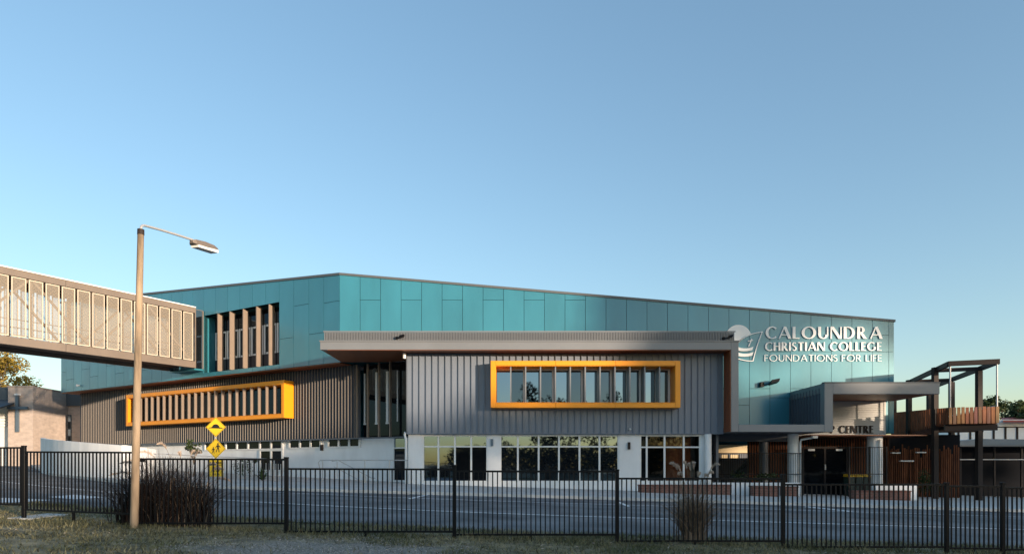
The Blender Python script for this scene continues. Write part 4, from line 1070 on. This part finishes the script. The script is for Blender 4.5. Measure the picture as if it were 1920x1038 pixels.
# ------------------------------------------------------------------ timber deck with pergola on the right
e2 = Vector((.327, .945)).normalized(); e1 = Vector((e2.y, -e2.x))
YA = 35.5; A0 = Vector((xx(1780, YA), YA))
DL = Plane(A0, e2, (-e2.y * 1, e2.x * 1))             # left side of the walkway, going back
DF = Plane(A0, e1, (-e2.x, -e2.y))                     # its front end
dk = thing('timber_deck', 'raised timber walkway with batten balustrade, dark steel posts and open pergola', 'deck', (26, 38, -.7))
ZT = zz(677, YA); ZTb = ZT - .28
WDK = DF.t(1872)
zb0, zb1 = zz(794, YA), zz(763.5, YA)
def D3(s, r, z): q = A0 + e2 * s + e1 * r; return (q.x, q.y, z)
put('roof_beam', MB().beam(D3(0, -.05, ZT - .13), D3(0, WDK + .05, ZT - .13), .16, .27), 'darksteel', dk)
for r in (0, WDK): put('roof_beam', MB().beam(D3(.08, r, ZT - .13), D3(14, r, ZT - .13), .16, .27), 'darksteel', dk)
for s in (2.6, 7.9, 13): put('cross_beam', MB().beam(D3(s, .08, ZT - .15), D3(s, WDK - .08, ZT - .15), .14, .22), 'darksteel', dk)
for r, px in ((0, 1757.5), (0, 1708)):
    s = DL.t(px); put('post', MB().beam(D3(s, r - .12, -1.5), D3(s, r - .12, ZT - .02), .27, .27), 'darksteel', dk)
for s, r in ((2.6, WDK - .1), (7.9, WDK), (13, 0), (13, WDK)): put('post', MB().beam(D3(s, r, -1.5), D3(s, r, ZT - .28), .27, .27), 'darksteel', dk)
for r in (.05, WDK - .05): put('slender_post', MB().tube([D3(.05, r, zb1 - .2), D3(.05, r, ZT - .27)], .045, 10), 'steel', dk)
put('floor_beam', MB().beam(D3(.5, -.1, zb0 - .2), D3(.5, WDK + .1, zb0 - .2), .2, .34), 'darksteel', dk)
put('floor_beam', MB().beam(D3(2.6, -.1, zb0 - .2), D3(2.6, WDK + .1, zb0 - .2), .2, .34), 'darksteel', dk)
put('floor', MB().hexa([D3(.1, .03, zb0 - .03), D3(.1, WDK - .03, zb0 - .03), D3(14, WDK - .03, zb0 - .03), D3(14, .03, zb0 - .03), D3(.1, .03, zb0 + .1), D3(.1, WDK - .03, zb0 + .1), D3(14, WDK - .03, zb0 + .1), D3(14, .03, zb0 + .1)]), 'darktimber', dk)
nb_ = 12; w = (WDK + .1) / nb_
for i in range(nb_):
    r = -.05 + i * w; z0 = zb0 + random.uniform(-.015, .015); z1 = zb1 + random.uniform(-.015, .015)
    mt = mat('hardwood_batten', [c * random.uniform(.75, 1.25) for c in (.31, .145, .068)], .6, 0, .3, 2.2, stretch=(6, 6, .8))
    put('front_batten', MB().beam(D3(-.03, r + w * .42, z0), D3(-.03, r + w * .42, z1), w * .80, .035) if False else MB().hexa([D3(-.05, r + .02, z0), D3(-.05, r + w * .84, z0), D3(0, r + w * .84, z0), D3(0, r + .02, z0), D3(-.05, r + .02, z1), D3(-.05, r + w * .84, z1), D3(0, r + w * .84, z1), D3(0, r + .02, z1)]), mt, dk)
s = .12
while s < 13.4:
    zt_ = zb1 + .055 * s; zl = zb0 - .02 * s
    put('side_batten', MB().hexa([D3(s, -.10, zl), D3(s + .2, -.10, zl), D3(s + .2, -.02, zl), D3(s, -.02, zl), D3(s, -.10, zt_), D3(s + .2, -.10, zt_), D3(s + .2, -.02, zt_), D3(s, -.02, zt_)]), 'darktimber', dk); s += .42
for s in [i * .2 for i in range(1, 66)]:
    pass
mb = MB()
for k in range(40):
    s = .3 + k * .33; mb.beam(D3(s, WDK, zb0), D3(s, WDK, zb1), .1, .04)
put('far_battens', mb, 'darktimber', dk, kind='stuff')
put('handrail', MB().tube([D3(.1, WDK - .15, zb1 + .02), D3(13, WDK - .15, zb1 + .02)], .03, 6), 'steel', dk)
# screens of uneven battens under the walkway
usc = thing('timber_screen', 'dark screen of uneven upright battens under the raised walkway', 'screen', (25.5, 40, -.8))
for k in range(34):
    px = 1668 + k * 3.9; Y = 40.2 + random.uniform(-.3, .3)
    h = random.uniform(.2, 1.0) if k % 5 == 0 else random.uniform(0, .35)
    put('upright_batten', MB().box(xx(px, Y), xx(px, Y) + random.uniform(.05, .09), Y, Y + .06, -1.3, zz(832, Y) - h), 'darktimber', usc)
put('shade_backing', MB().box(xx(1662, 41), xx(1800, 41), 41, 41.1, -1.3, 3.2), 'dark', usc)  # added near-black sheet standing in for the shade under the walkway
for a, b, py in ((1671, 1687, 848), (1687, 1712, 863), (1718, 1735, 847)):
    put('shelf', MB().box(xx(a, 39.7), xx(b, 39.7), 39.6, 39.8, zz(py, 39.7) - .05, zz(py, 39.7) + .02), 'winframe', usc)

# ------------------------------------------------------------------ buildings behind on the right and under the overhang
sh = thing('shade_pavilion', 'low dark pavilion with a pale blue grey roof edge behind the deck posts', 'building', (36, 46, -1))
Y = 44.0
put('roof', MB().prism([(xx(1786, Y), Y, zz(834, Y)), (xx(1786, Y), Y, zz(827, Y)), (xx(1840, Y), Y, zz(822, Y)), (xx(1925, Y), Y, zz(823, Y)), (xx(2100, Y), Y, zz(826, Y)), (xx(2100, Y), Y, zz(834, Y))], (0, 9, 0)), 'bluegrey', sh)
put('rear_wall', MB().box(xx(1775, 47), xx(2300, 47), 47, 47.2, -1.5, 2.7), 'dark', sh)
put('ridge', MB().box(xx(1786, Y), xx(2100, Y), Y - .06, Y, zz(836.5, Y), zz(834.2, Y)), 'cap', sh)
for px in (1800, 1864, 1915): put('post', MB().box(xx(px, 45), xx(px, 45) + .12, 45, 45.12, -1.3, 2.5), 'darksteel', sh)
put('cross_rail', MB().box(xx(1700, 43.5), xx(1990, 43.5), 43.5, 43.55, zz(861.5, 43.5), zz(860, 43.5)), 'steel', sh)
hb = thing('white_panel_building', 'white panelled building with a red roof behind the pavilion', 'building', (46, 56, -1))
Y = 56
wb = put('wall', MB().box(xx(1786, Y), xx(2200, Y), Y, Y + 6, -1.2, zz(786, Y)), 'white', hb)
px = 1790
for px in range(1795, 2100, 22): put('stud', MB().box(xx(px, Y), xx(px, Y) + .16, Y - .06, Y, zz(824, Y), zz(800, Y)), 'darksteel', wb)
put('rail', MB().box(xx(1786, Y), xx(2200, Y), Y - .07, Y - .062, zz(801, Y), zz(799, Y)), 'darksteel', wb)
put('roof', MB().prism([(xx(1868, Y), Y - .8, zz(792, Y)), (xx(2200, Y), Y - .8, zz(792, Y)), (xx(2200, Y + 4), Y + 4, zz(770, Y)), (xx(1878, Y + 4), Y + 4, zz(779, Y))], (0, 0, .12)), 'red', hb)
put('fascia', MB().box(xx(1786, Y), xx(1866, Y), Y - .2, Y - .08, zz(790, Y), zz(786, Y)), 'darksteel', hb)
cb = thing('cream_building', 'cream walled building seen through the open undercroft', 'building', (24, 62, -.5))
Y = 62
put('wall', MB().box(xx(1325, Y), xx(1500, Y), Y, Y + 4, -.8, zz(833, Y)), 'creamwall', cb)
put('dark_band', MB().box(xx(1325, Y), xx(1500, Y), Y - .1, Y - .01, zz(851.5, Y), zz(848.5, Y)), 'navy', cb)
put('dark_panel', MB().box(xx(1325, Y), xx(1352, Y), Y - .1, Y - .01, -.8, zz(851.6, Y)), 'navy', cb); put('dark_panel', MB().box(xx(1366, Y), xx(1369, Y), Y - .1, Y - .01, -.8, zz(851.6, Y)), 'navy', cb)
put('dark_panel', MB().box(xx(1386, Y), xx(1500, Y), Y - .1, Y - .01, -.8, zz(851.6, Y)), 'navy', cb)
Y = 52
put('navy_screen', MB().box(xx(1326, Y), xx(1428, Y), Y, Y + .1, -.8, zz(858, Y)), 'navy', None, label='plain navy boundary screen beyond the undercroft', cat='fence', loc=(xx(1380, Y), Y, -.7)).name
Y = 44
m_ = MB().prism([(xx(1374, Y), Y, zz(897, Y)), (xx(1424, Y), Y, zz(846, Y)), (xx(1426, Y), Y, zz(862, Y)), (xx(1386, Y), Y, zz(899, Y))], (0, .9, 0))
put('sloping_chute', m_, 'bluegrey', None, label='pale blue metal chute sloping down under the overhang', cat='chute', loc=(xx(1400, Y), Y, -.6))

# tall thin school fence between the columns
sf = thing('school_fence', 'tall thin black bar fence beside the entrance columns', 'fence', (15, 37.3, -.5))
Y = 36.75
for a, b in ((1334, 1505), (1592, 1662)):
    for py in (849 if a < 1400 else 838, 888): put('rail', MB().box(xx(a, Y), xx(b, Y), Y - .02, Y + .02, zz(py, Y) - .02, zz(py, Y) + .02), 'black', sf)
    h = zz(849 if a < 1400 else 838, Y) + 1.0
    bar = MB().box(-.009, .009, -.009, .009, -1.0, h - 1.0).mesh('fence_bar', M['black'])
    px = a + 2
    while px < b: inst('fence_bar', bar, sf, (xx(px, Y), Y, 0)); px += 4.2
    for px in (a, b, a + (b - a) * .55): put('post', MB().box(xx(px, Y) - .04, xx(px, Y) + .04, Y - .04, Y + .04, -1.0, h - .95), 'black', sf)

# seats, planters and bins in front of the entrance
def seat(a, b, py0, py1, Y, label):
    o = thing('brick_bench', label, 'seat', (xx((a + b) / 2, Y), Y, zz(py1, Y)), 'red brick seats along the footpath')
    put('base', MB().box(xx(a, Y), xx(b, Y), Y, Y + .55, zz(py1, Y) - .2, zz(py0, Y) - .06), 'redbrick', o, bevel=.01)
    put('seat_slab', MB().box(xx(a, Y) - .03, xx(b, Y) + .03, Y - .03, Y + .58, zz(py0, Y) - .058, zz(py0, Y)), 'redbrick', o, bevel=.01)
seat(1200, 1371, 908, 925.5, 33.6, 'longest red brick seat, below the dark windows behind the straw grass')
seat(1412, 1461, 910, 928.5, 33.4, 'short red brick seat under the overhang beside the white block')
seat(1470, 1497, 911, 926, 34.6, 'smallest red brick seat by the white entrance column')
seat(1602, 1708, 919, 936.5, 33.4, 'brown brick seat in front of the white low wall near the bins')
def lowwall(a, b, py0, py1, Y, d, label):
    o = put('low_wall', MB().box(xx(a, Y), xx(b, Y), Y, Y + d, zz(py1, Y) - .3, zz(py0, Y)), 'render', None, label=label, cat='wall', loc=(xx((a + b) / 2, Y), Y, zz(py1, Y)), bevel=.01)
lowwall(1336, 1410, 904, 928, 34.4, .3, 'low white wall between the brick seats under the overhang')
lowwall(1411, 1500, 904, 925, 35.2, .25, 'low white wall behind the short brick seats')
lowwall(1642, 1722, 907.5, 941, 34.2, .35, 'low white wall with a square end beside the brown brick seat')
for i, px in enumerate((1596, 1611, 1626)):
    Y = 37.6; x = xx(px, Y)
    o = thing('wheelie_bin', 'dark bin with a yellow lid, ' + ('nearest the entrance doors', 'in the middle of the row', 'nearest the white column')[i], 'bin', (x, Y, -.55), 'yellow lidded bins by the entrance')
    put('body', MB().hexa([(x - .17, Y, -.55), (x + .17, Y, -.55), (x + .17, Y + .5, -.55), (x - .17, Y + .5, -.55), (x - .2, Y - .06, .57), (x + .2, Y - .06, .57), (x + .2, Y + .5, .57), (x - .2, Y + .5, .57)]), 'binbody', o)
    put('lid', MB().hexa([(x - .21, Y - .09, .575), (x + .21, Y - .09, .575), (x + .21, Y + .52, .575), (x - .21, Y + .52, .575), (x - .19, Y - .05, .65), (x + .19, Y - .05, .65), (x + .19, Y + .52, .72), (x - .19, Y + .52, .72)]), 'binlid', o)

# ------------------------------------------------------------------ fittings on the walls
def wall_light(px, py, Y, label):
    x, z = xx(px, Y), zz(py, Y)
    o = thing('wall_light', label, 'wall light', (x, Y, z), 'small dark wall lights')
    put('housing', MB().box(x - .07, x + .07, Y - .13, Y - .03, z - .2, z + .2), 'bluegrey' if px < 1000 else 'darksteel', o, bevel=.01)
    put('bracket', MB().box(x - .03, x + .03, Y - .03, Y, z - .06, z + .06), 'darksteel', o)
wall_light(922.5, 829, GY, 'grey wall light on the white pier between the two wide windows')
wall_light(1179, 835, GY, 'dark wall light on the white pier beside the terracotta room windows')
tq = LG.t(604.5); wl_ = LG.pt(tq, .04)
o = thing('wall_light', 'dark wall light between the strip windows of the white side wall', 'wall light', (*wl_, LG.z(604.5, 839)), 'small dark wall lights')
put('housing', MB().pbox(LG, tq - .08, tq + .08, -.02, .14, LG.z(604.5, 844), LG.z(604.5, 833)), 'darksteel', o)
def flood(px, py, Y, s, label):
    x, z = xx(px, Y), zz(py, Y)
    o = thing('floodlight', label, 'floodlight', (x, Y, z))
    put('bracket', MB().box(x - .12 * s, x + .1 * s, Y - .25 * s, Y, z - .18 * s, z + .1 * s), 'black', o, bevel=.01)
    put('arm', MB().beam((x, Y - .1, z - .1 * s), (x + .6 * s, Y - .45 * s, z + .05 * s), .05, .05), 'black', o)
    put('lamp_head', MB().hexa([(x + .35 * s, Y - .65 * s, z - .02 * s), (x + .85 * s, Y - .65 * s, z + .1 * s), (x + .85 * s, Y - .25 * s, z + .02 * s), (x + .35 * s, Y - .25 * s, z - .12 * s),
                               (x + .42 * s, Y - .6 * s, z + .2 * s), (x + .92 * s, Y - .6 * s, z + .3 * s), (x + .92 * s, Y - .2 * s, z + .22 * s), (x + .42 * s, Y - .2 * s, z + .1 * s)]), 'black', o, bevel=.01)
flood(1427, 720, 39.17, 1.0, 'black floodlight on an arm below the white lettering')
flood(744, 633, YP + .08, .5, 'small black spotlight at the left of the rooftop screen')
flood(1356, 633.5, YP + .08, .5, 'small black spotlight at the right end of the rooftop screen')
for px, py, Y, lab in ((1181, 804, 35.87, 'tiny white camera dome at the foot of the grey front wall'),):
    m_ = MB().tube([(xx(px, Y), Y, zz(py, Y) - .06), (xx(px, Y), Y - .02, zz(py, Y)), (xx(px, Y), Y, zz(py, Y) + .06)], [.02, .09, .02], 10)
    put('camera_dome', m_, 'white', None, label=lab, cat='camera', loc=(xx(px, Y), Y, zz(py, Y)))
tq = LT.t(149); q = LT.pt(tq, .05); zq = LT.z(149, 722)
put('security_camera', MB().tube([(*LT.pt(tq, 0), zq), (*LT.pt(tq - .1, .25), zq - .03)], [.06, .1], 10), 'white', None, label='small white camera near the far end of the teal side wall', cat='camera', loc=(*q, zq))

# ------------------------------------------------------------------ plants
def leaf_cloud(n, centres, size, flat=0.0):
    """n small leaf quads spread through ellipsoid clumps (cx,cy,cz,rx,ry,rz)"""
    c = np.array(centres, float); vol = c[:, 3] * c[:, 4] * c[:, 5]; idx = rng.choice(len(c), n, p=vol / vol.sum())
    d = rng.normal(size=(n, 3)); d /= np.linalg.norm(d, axis=1)[:, None]
    r = rng.random(n) ** .45
    p = c[idx, :3] + d * r[:, None] * c[idx, 3:]
    a = rng.normal(size=(n, 3)); a /= np.linalg.norm(a, axis=1)[:, None]
    b = np.cross(a, rng.normal(size=(n, 3))); b /= np.linalg.norm(b, axis=1)[:, None]
    s = size * rng.uniform(.55, 1.3, n)[:, None]
    return np.stack([p - a * s * .5, p + b * s * .28, p + a * s * .5, p - b * s * .28], 1)
def leaves_obj(name, quads, m, parent=None, off=(0, 0, 0), **kw):
    mb = MB(); v = quads.reshape(-1, 3); mb.v = [tuple(x) for x in v]; n = len(v)
    k = quads.shape[1]; mb.f = [tuple(range(i, i + k)) for i in range(0, n, k)]
    return put(name, mb, m, parent, fix=False, loc=None if parent else off, **kw)
def tree(name, label, base, h, centres, n, size, m, trunk=.25, group=None):
    o = thing(name, label, 'tree', base, group)
    x, y, z = base
    cz = max(c[2] for c in centres)
    m_ = MB().tube([(x, y, z - .2), (x + .1, y, z + h * .3), (x, y + .1, z + h * .75)], [trunk, trunk * .75, trunk * .3], 9)
    for c in centres:
        m_.tube([(x + .05, y, z + h * .32), ((x + c[0]) / 2, (y + c[1]) / 2, (z + h * .4 + c[2]) / 2), (c[0], c[1], c[2])], [trunk * .5, trunk * .3, trunk * .1], 6)
    put('trunk', m_, 'bark', o)
    leaves_obj('crown', leaf_cloud(n, centres, size), m, o)
def clumps(cx, cy, cz, R, H, n, r0, r1):
    out = []
    for _ in range(n):
        a = random.uniform(0, 6.28); q = random.random() ** .5
        r = random.uniform(r0, r1)
        out.append((cx + R * q * math.cos(a), cy + R * q * math.sin(a), cz + H * random.uniform(-1, 1) * (1 - .5 * q), r, r, r * .75))
    return out
Y = 78
tree('broadleaf_tree', 'golden olive tree rising behind the brick hall under the bridge', (xx(-20, Y), Y, 1.2), 13, clumps(xx(-18, Y), Y, zz(700, Y), 4.0, 3.0, 26, .7, 1.6), 5200, .34, 'leaf_gold')
Y = 60
tree('broadleaf_tree', 'leafy dark tree cut by the right edge of the photo', (xx(1915, Y), Y, -1.3), 6, clumps(xx(1922, Y), Y, zz(785, Y), 2.3, 1.7, 20, .5, 1.1), 3800, .34, 'leaf_dark')
Y = 85
tree('broadleaf_tree', 'small distant tree seen through the pergola end bay', (xx(1862, Y), Y, -1.3), 9, clumps(xx(1862, Y), Y, zz(765, Y), 1.5, 1.6, 14, .5, 1.0), 2200, .36, 'leaf_dark')
Y = 37.0
tree('young_tree', 'young slender tree in front of the white side wall beside the diamond signs', (xx(362, Y), Y, .6), 2.2, clumps(xx(362, Y), Y, zz(838, Y), .36, .45, 9, .12, .24), 420, .15, 'leaf_mid', trunk=.04)
def spiky(px, py, Y, r, label, m='leaf_mid', n=36):
    x, z = xx(px, Y), zz(py, Y); mb = MB()
    for i in range(n):
        a = random.uniform(0, 6.28); e = random.uniform(.35, 1.45); L = r * random.uniform(.7, 1.1); w = .035
        d = Vector((math.cos(a) * math.cos(e), math.sin(a) * math.cos(e), math.sin(e))); s_ = Vector((-math.sin(a), math.cos(a), 0)) * w
        p = Vector((x, Y, z)); q = p + d * L * .5; t_ = p + d * L - Vector((0, 0, L * .12))
        n0 = len(mb.v); mb.v += [tuple(p - s_ * .6), tuple(p + s_ * .6), tuple(q + s_), tuple(q - s_), tuple(t_)]
        mb.f += [(n0, n0 + 1, n0 + 2, n0 + 3), (n0 + 3, n0 + 2, n0 + 4)]
    put('spiky_plant', mb, m, None, label=label, cat='plant', fix=False, loc=(x, Y, z))
spiky(492, 900, 33.6, .85, 'spiky grey green agave behind the ramp balustrade')
spiky(478, 868, 37, .4, 'small bushy plant above the ramp rail', 'leaf_dark', 40)
def shrub(px, py, Y, w, h, label, m='leaf_dark', n=500, size=.13):
    x, z = xx(px, Y), zz(py, Y)
    o = leaves_obj('shrub', leaf_cloud(n, [(x + random.uniform(-w, w), Y + random.uniform(-.2, .2), z + h * random.uniform(.3, .8), w * .5, .3, h * .4) for _ in range(7)], size), m, None, (x, Y, z), label=label, cat='shrub')
shrub(1415, 902, 36.4, 1.0, .55, 'low dark shrub growing over the white wall under the overhang')
shrub(1740, 935, 38.5, .55, 1.6, 'tall leafy shrub beside the timber screen', 'leaf_dark', 700)
shrub(1475, 872, 48, 1.4, 1.2, 'dark shrub in the courtyard beyond the entrance columns', 'leaf_dark', 500, .2)
shrub(452, 893, 36.5, .5, .9, 'dark bushy shrub between the ramp and the white wall', 'leaf_dark', 400)
# ornamental fountain grasses
def fountain(px, Y, R, H, nb, m, plumes, label, base=.5, m2=None, spread=.6):
    x0, z0 = xx(px, Y), g(xx(px, Y)) - .02
    o = thing('fountain_grass', label, 'ornamental grass', (x0, Y, z0), 'clumps of fountain grass along the fence')
    def blades(n, width):
        V = []; Fc = []
        for i in range(n):
            a = random.uniform(0, 6.283); L = H * random.uniform(.45, 1.2); lean = random.uniform(.05, 1.0) ** .8 * spread
            bx = x0 + R * base * random.gauss(0, .55); by = Y + .18 * random.uniform(-1, 1)
            dx, dy = math.cos(a), math.sin(a) * .35
            w = width * random.uniform(.6, 1.3); k = 5; n0 = len(V); sxv = Vector((-math.sin(a), math.cos(a), 0)) if random.random() < .5 else Vector((1, 0, 0))
            for j in range(k + 1):
                t = j / k; out = lean * L * (t ** 1.8); zz_ = L * (t - .52 * lean * t ** 2.8)
                p = Vector((bx + dx * out, by + dy * out, z0 + zz_)); ww = sxv * w * (1 - t * .92)
                V += [tuple(p - ww), tuple(p + ww)]
            Fc += [(n0 + 2 * j, n0 + 2 * j + 1, n0 + 2 * j + 3, n0 + 2 * j + 2) for j in range(k)]
        b_ = MB(); b_.v = V; b_.f = Fc; return b_
    put('blades', blades(nb, .0105), m, o, kind='stuff', fix=False)
    if m2: put('dry_blades', blades(nb // 3, .008), m2, o, kind='stuff', fix=False)
    for tip in plumes:                                # (photo column, row, bend)
        tx, tz_ = xx(tip[0], Y), zz(tip[1], Y); bx = x0 + (tx - x0) * .25
        P0 = Vector((bx, Y, z0 + .2)); P2 = Vector((tx, Y + random.uniform(-.12, .12), tz_)); P1 = Vector((bx + (tx - bx) * .35, Y, tz_ + .08 + tip[2]))
        pts = [P0 * (1 - t) ** 2 + P1 * 2 * t * (1 - t) + P2 * t * t for t in [i / 14 for i in range(15)]]
        st = put('stem', MB().tube(pts[:11], .004, 4), m2 or m, o)
        # bristly head: short hairs round the last part of the stem
        hb_ = MB(); core = pts[9:]
        for i in range(320):
            f = random.random() * (len(core) - 1.001); j = int(f); c = core[j].lerp(core[j + 1], f - j)
            prog = f / (len(core) - 1); rr = .042 * math.sin(math.pi * min(1, .12 + prog * .86)) + .006
            d = (core[j + 1] - core[j]).normalized(); r_ = Vector((random.gauss(0, 1), random.gauss(0, 1), random.gauss(0, 1))); r_ = (r_ - d * r_.dot(d)).normalized()
            e_ = c + r_ * rr + d * .03; s_ = d.cross(r_) * .005
            n0 = len(hb_.v); hb_.v += [tuple(c - s_), tuple(c + s_), tuple(e_)]; hb_.f.append((n0, n0 + 1, n0 + 2))
        put('plume', hb_, 'plume' if m == 'straw' or m2 else m, o, kind='stuff', fix=False)
fountain(282, 12.7, .85, 1.38, 1500, 'purple', [], 'left half of the dark purple grass mass, round the lamp pole', spread=1.1)
fountain(345, 12.55, .75, 1.22, 1300, 'purple', [(222, 868, .12), (420, 880, .12), (375, 848, .10), (300, 832, .1), (240, 862, .1), (262, 848, .12), (335, 850, .12), (360, 846, .1), (405, 872, .14), (432, 902, .2), (212, 890, .2)], 'right half of the dark purple grass mass, beyond the lamp pole', m2='straw', spread=1.1)
fountain(1300, 12.25, .5, 1.3, 800, 'straw', [(1256, 868, .02), (1266, 872, .05), (1284, 866, .02), (1293, 870, .02), (1300, 868, .02), (1346, 870, .06), (1270, 888, .1), (1314, 888, .1), (1330, 892, .12), (1340, 886, .10)], 'tall straw coloured fountain grass with feathery plumes before the brick seats', base=.3, spread=.95)

# short lawn blades in front of and behind the fence
n = 125000
gxs = rng.uniform(-12.5, 12.8, n); ne = 17.9 + .0155 * np.maximum(0, 3 - gxs) ** 2 - 4.9
gys = 7.4 + rng.random(n) ** .85 * (ne + .12 - 7.4)
dist = np.hypot((gxs + 2.7) * .50, (gys - 9.5) * .62) + .35 * np.sin(gxs * 2.3) * np.sin(gys * 3.1)
keep = (dist > .95) | (rng.random(n) < .10)
patch = np.sin(gxs * 1.3 + 1) * np.sin(gys * 2.2) + .5 * np.sin(gxs * 4.1 + gys * 3)
keep &= rng.random(n) < .65 + .3 * patch
gxs, gys, ne = gxs[keep], gys[keep], ne[keep]; n = len(gxs)
gzs = -.09 - .03 * gxs
hgt = rng.uniform(.02, .075, n) * np.where(np.abs(gys - 11.85) < .25, 1.8, 1) * np.where(gys > ne - .5, 1.7, 1)
ang = rng.uniform(0, 6.283, n); wd = rng.uniform(.005, .011, n)
lean = rng.normal(0, .045, (n, 2))
P = np.stack([gxs, gys, gzs], 1); sd = np.stack([np.cos(ang) * wd, np.sin(ang) * wd, np.zeros(n)], 1)
tp = P + np.stack([lean[:, 0], lean[:, 1], hgt], 1)
leaves_obj('lawn_grass', np.stack([P - sd, P + sd, tp], 1), 'grass', kind='stuff')
# loose gravel on the worn patch
mb = MB()
for _ in range(4200):
    r_, a_ = random.random() ** .6 * 1.25, random.uniform(0, 6.283)
    x, y = -2.7 + r_ * math.cos(a_) / .5, 9.5 + r_ * math.sin(a_) / .62
    if y > 12.3 or y < 7.5: continue
    z, q = g(x) + .012, random.uniform(.006, .017); n0 = len(mb.v); th = random.uniform(0, 3)
    for k in range(4): mb.v.append((x + q * math.cos(th + k * 1.57) * random.uniform(.7, 1.2), y + q * math.sin(th + k * 1.57) * random.uniform(.7, 1.2), z - .004))
    mb.v.append((x + random.uniform(-.3, .3) * q, y, z + q * random.uniform(.5, .9)))
    mb.f += [(n0 + k, n0 + (k + 1) % 4, n0 + 4) for k in range(4)]
M['stone'] = mat('gravel_stone', (0.30, 0.275, 0.245), 0.9, island=0.6)
put('gravel', mb, 'stone', kind='stuff', fix=False)
# fallen dry leaves and litter on the grass
n = 260
lx = rng.uniform(-9, 10, n); ly = rng.uniform(9.8, 12.6, n); lz = -.09 - .03 * lx + .03
a = rng.uniform(0, 6.283, n); s = rng.uniform(.012, .035, n)
P = np.stack([lx, ly, lz], 1); u = np.stack([np.cos(a) * s, np.sin(a) * s, rng.uniform(-.01, .012, n)], 1); v = np.stack([-np.sin(a) * s * .4, np.cos(a) * s * .4, rng.uniform(-.008, .008, n)], 1)
leaves_obj('fallen_leaves', np.stack([P - u, P - v, P + u, P + v], 1), 'plume', kind='stuff')

# ------------------------------------------------------------------ trees across the road behind the viewer (they shade the street and show in the glass)
def wood(name, pts, m, n, size):
    leaves_obj(name, leaf_cloud(n, pts, size), m, kind='stuff')
u2 = Vector((math.cos(sa), -math.sin(sa)))            # across the sun direction (to the left seen from the sun)
sv = Vector((math.sin(sa), math.cos(sa)))
ac = Vector((-sv.y, sv.x))
def crest(u):  # belt height shaped by how far the shade should climb the walls
    K = [(-40, 12), (4, 11.2), (9, 13.5), (16, 15.2), (20, 15.2), (21.5, 16.4), (28.5, 16.6), (30, 19.5), (31.6, 21), (32.4, 25.5), (45.5, 25), (47.5, 17), (76, 17)]
    for (a, b), (c, d) in zip(K, K[1:]):
        if u <= c: return b + (d - b) * (u - a) / (c - a)
    return 16
belt = []
u = -40
while u < 76:
    H = crest(u); q = sv * 110 + ac * u
    zc = 0.6
    while zc < H - 1.0:
        if (36.5 < u < 45.5 and 15.2 < zc < 22.0 and random.random() < (.82 if 16.2 < zc < 21.2 else .45)) or 56.8 < u < 63.2 or (39.8 < u < 45 and 13.3 < zc < 15.4): zc += 1.5; continue  # gaps cut in the unseen belt to let sun reach lettering, deck and courtyard
        belt.append((q.x + random.uniform(-2, 2), q.y + random.uniform(-2, 2), zc, 1.7, 1.7, 1.3)); zc += 1.5
    belt.append((q.x, q.y, H - 1.0 + random.uniform(-.5, .5), 1.3, 1.3, 1.0))
    u += 1.6
wood('tree_belt', belt, 'leaf_mid', 90000, 1.25)
refl = []
for X, top, R in ((3.5, 16.0, 3.5), (8, 14, 4.5), (13, 13, 4), (18, 14.5, 4), (24, 11, 4), (31, 13.5, 4.5), (40, 10, 5), (-2.5, 8.5, 2.2)):
    for _ in range(26):
        f = random.random(); rr = R * (1 - .75 * f ** 2)
        refl.append((X + rr * random.uniform(-1, 1), -42 + rr * random.uniform(-1, 1), .8 + f * (top - 1.5), 1.3, 1.3, 1.0))
x = -10
while x < 50:
    refl.append((x, -38, 1.5, 2, 1.5, 2.2)); refl.append((x, -38, 3.2 + random.uniform(-.6, .5), 1.4, 1.2, 1.0)); x += 1.6
x = -60
while x < 75:
    if not -18.5 < x < -12.2:
        for z_ in (1.0, 2.6, 4.0): refl.append((x, -60, z_ + random.uniform(-.3, .4), 1.6, 1.4, 1.3))
    x += 1.5
wood('street_trees', refl, 'leaf_shade', 42000, .6)
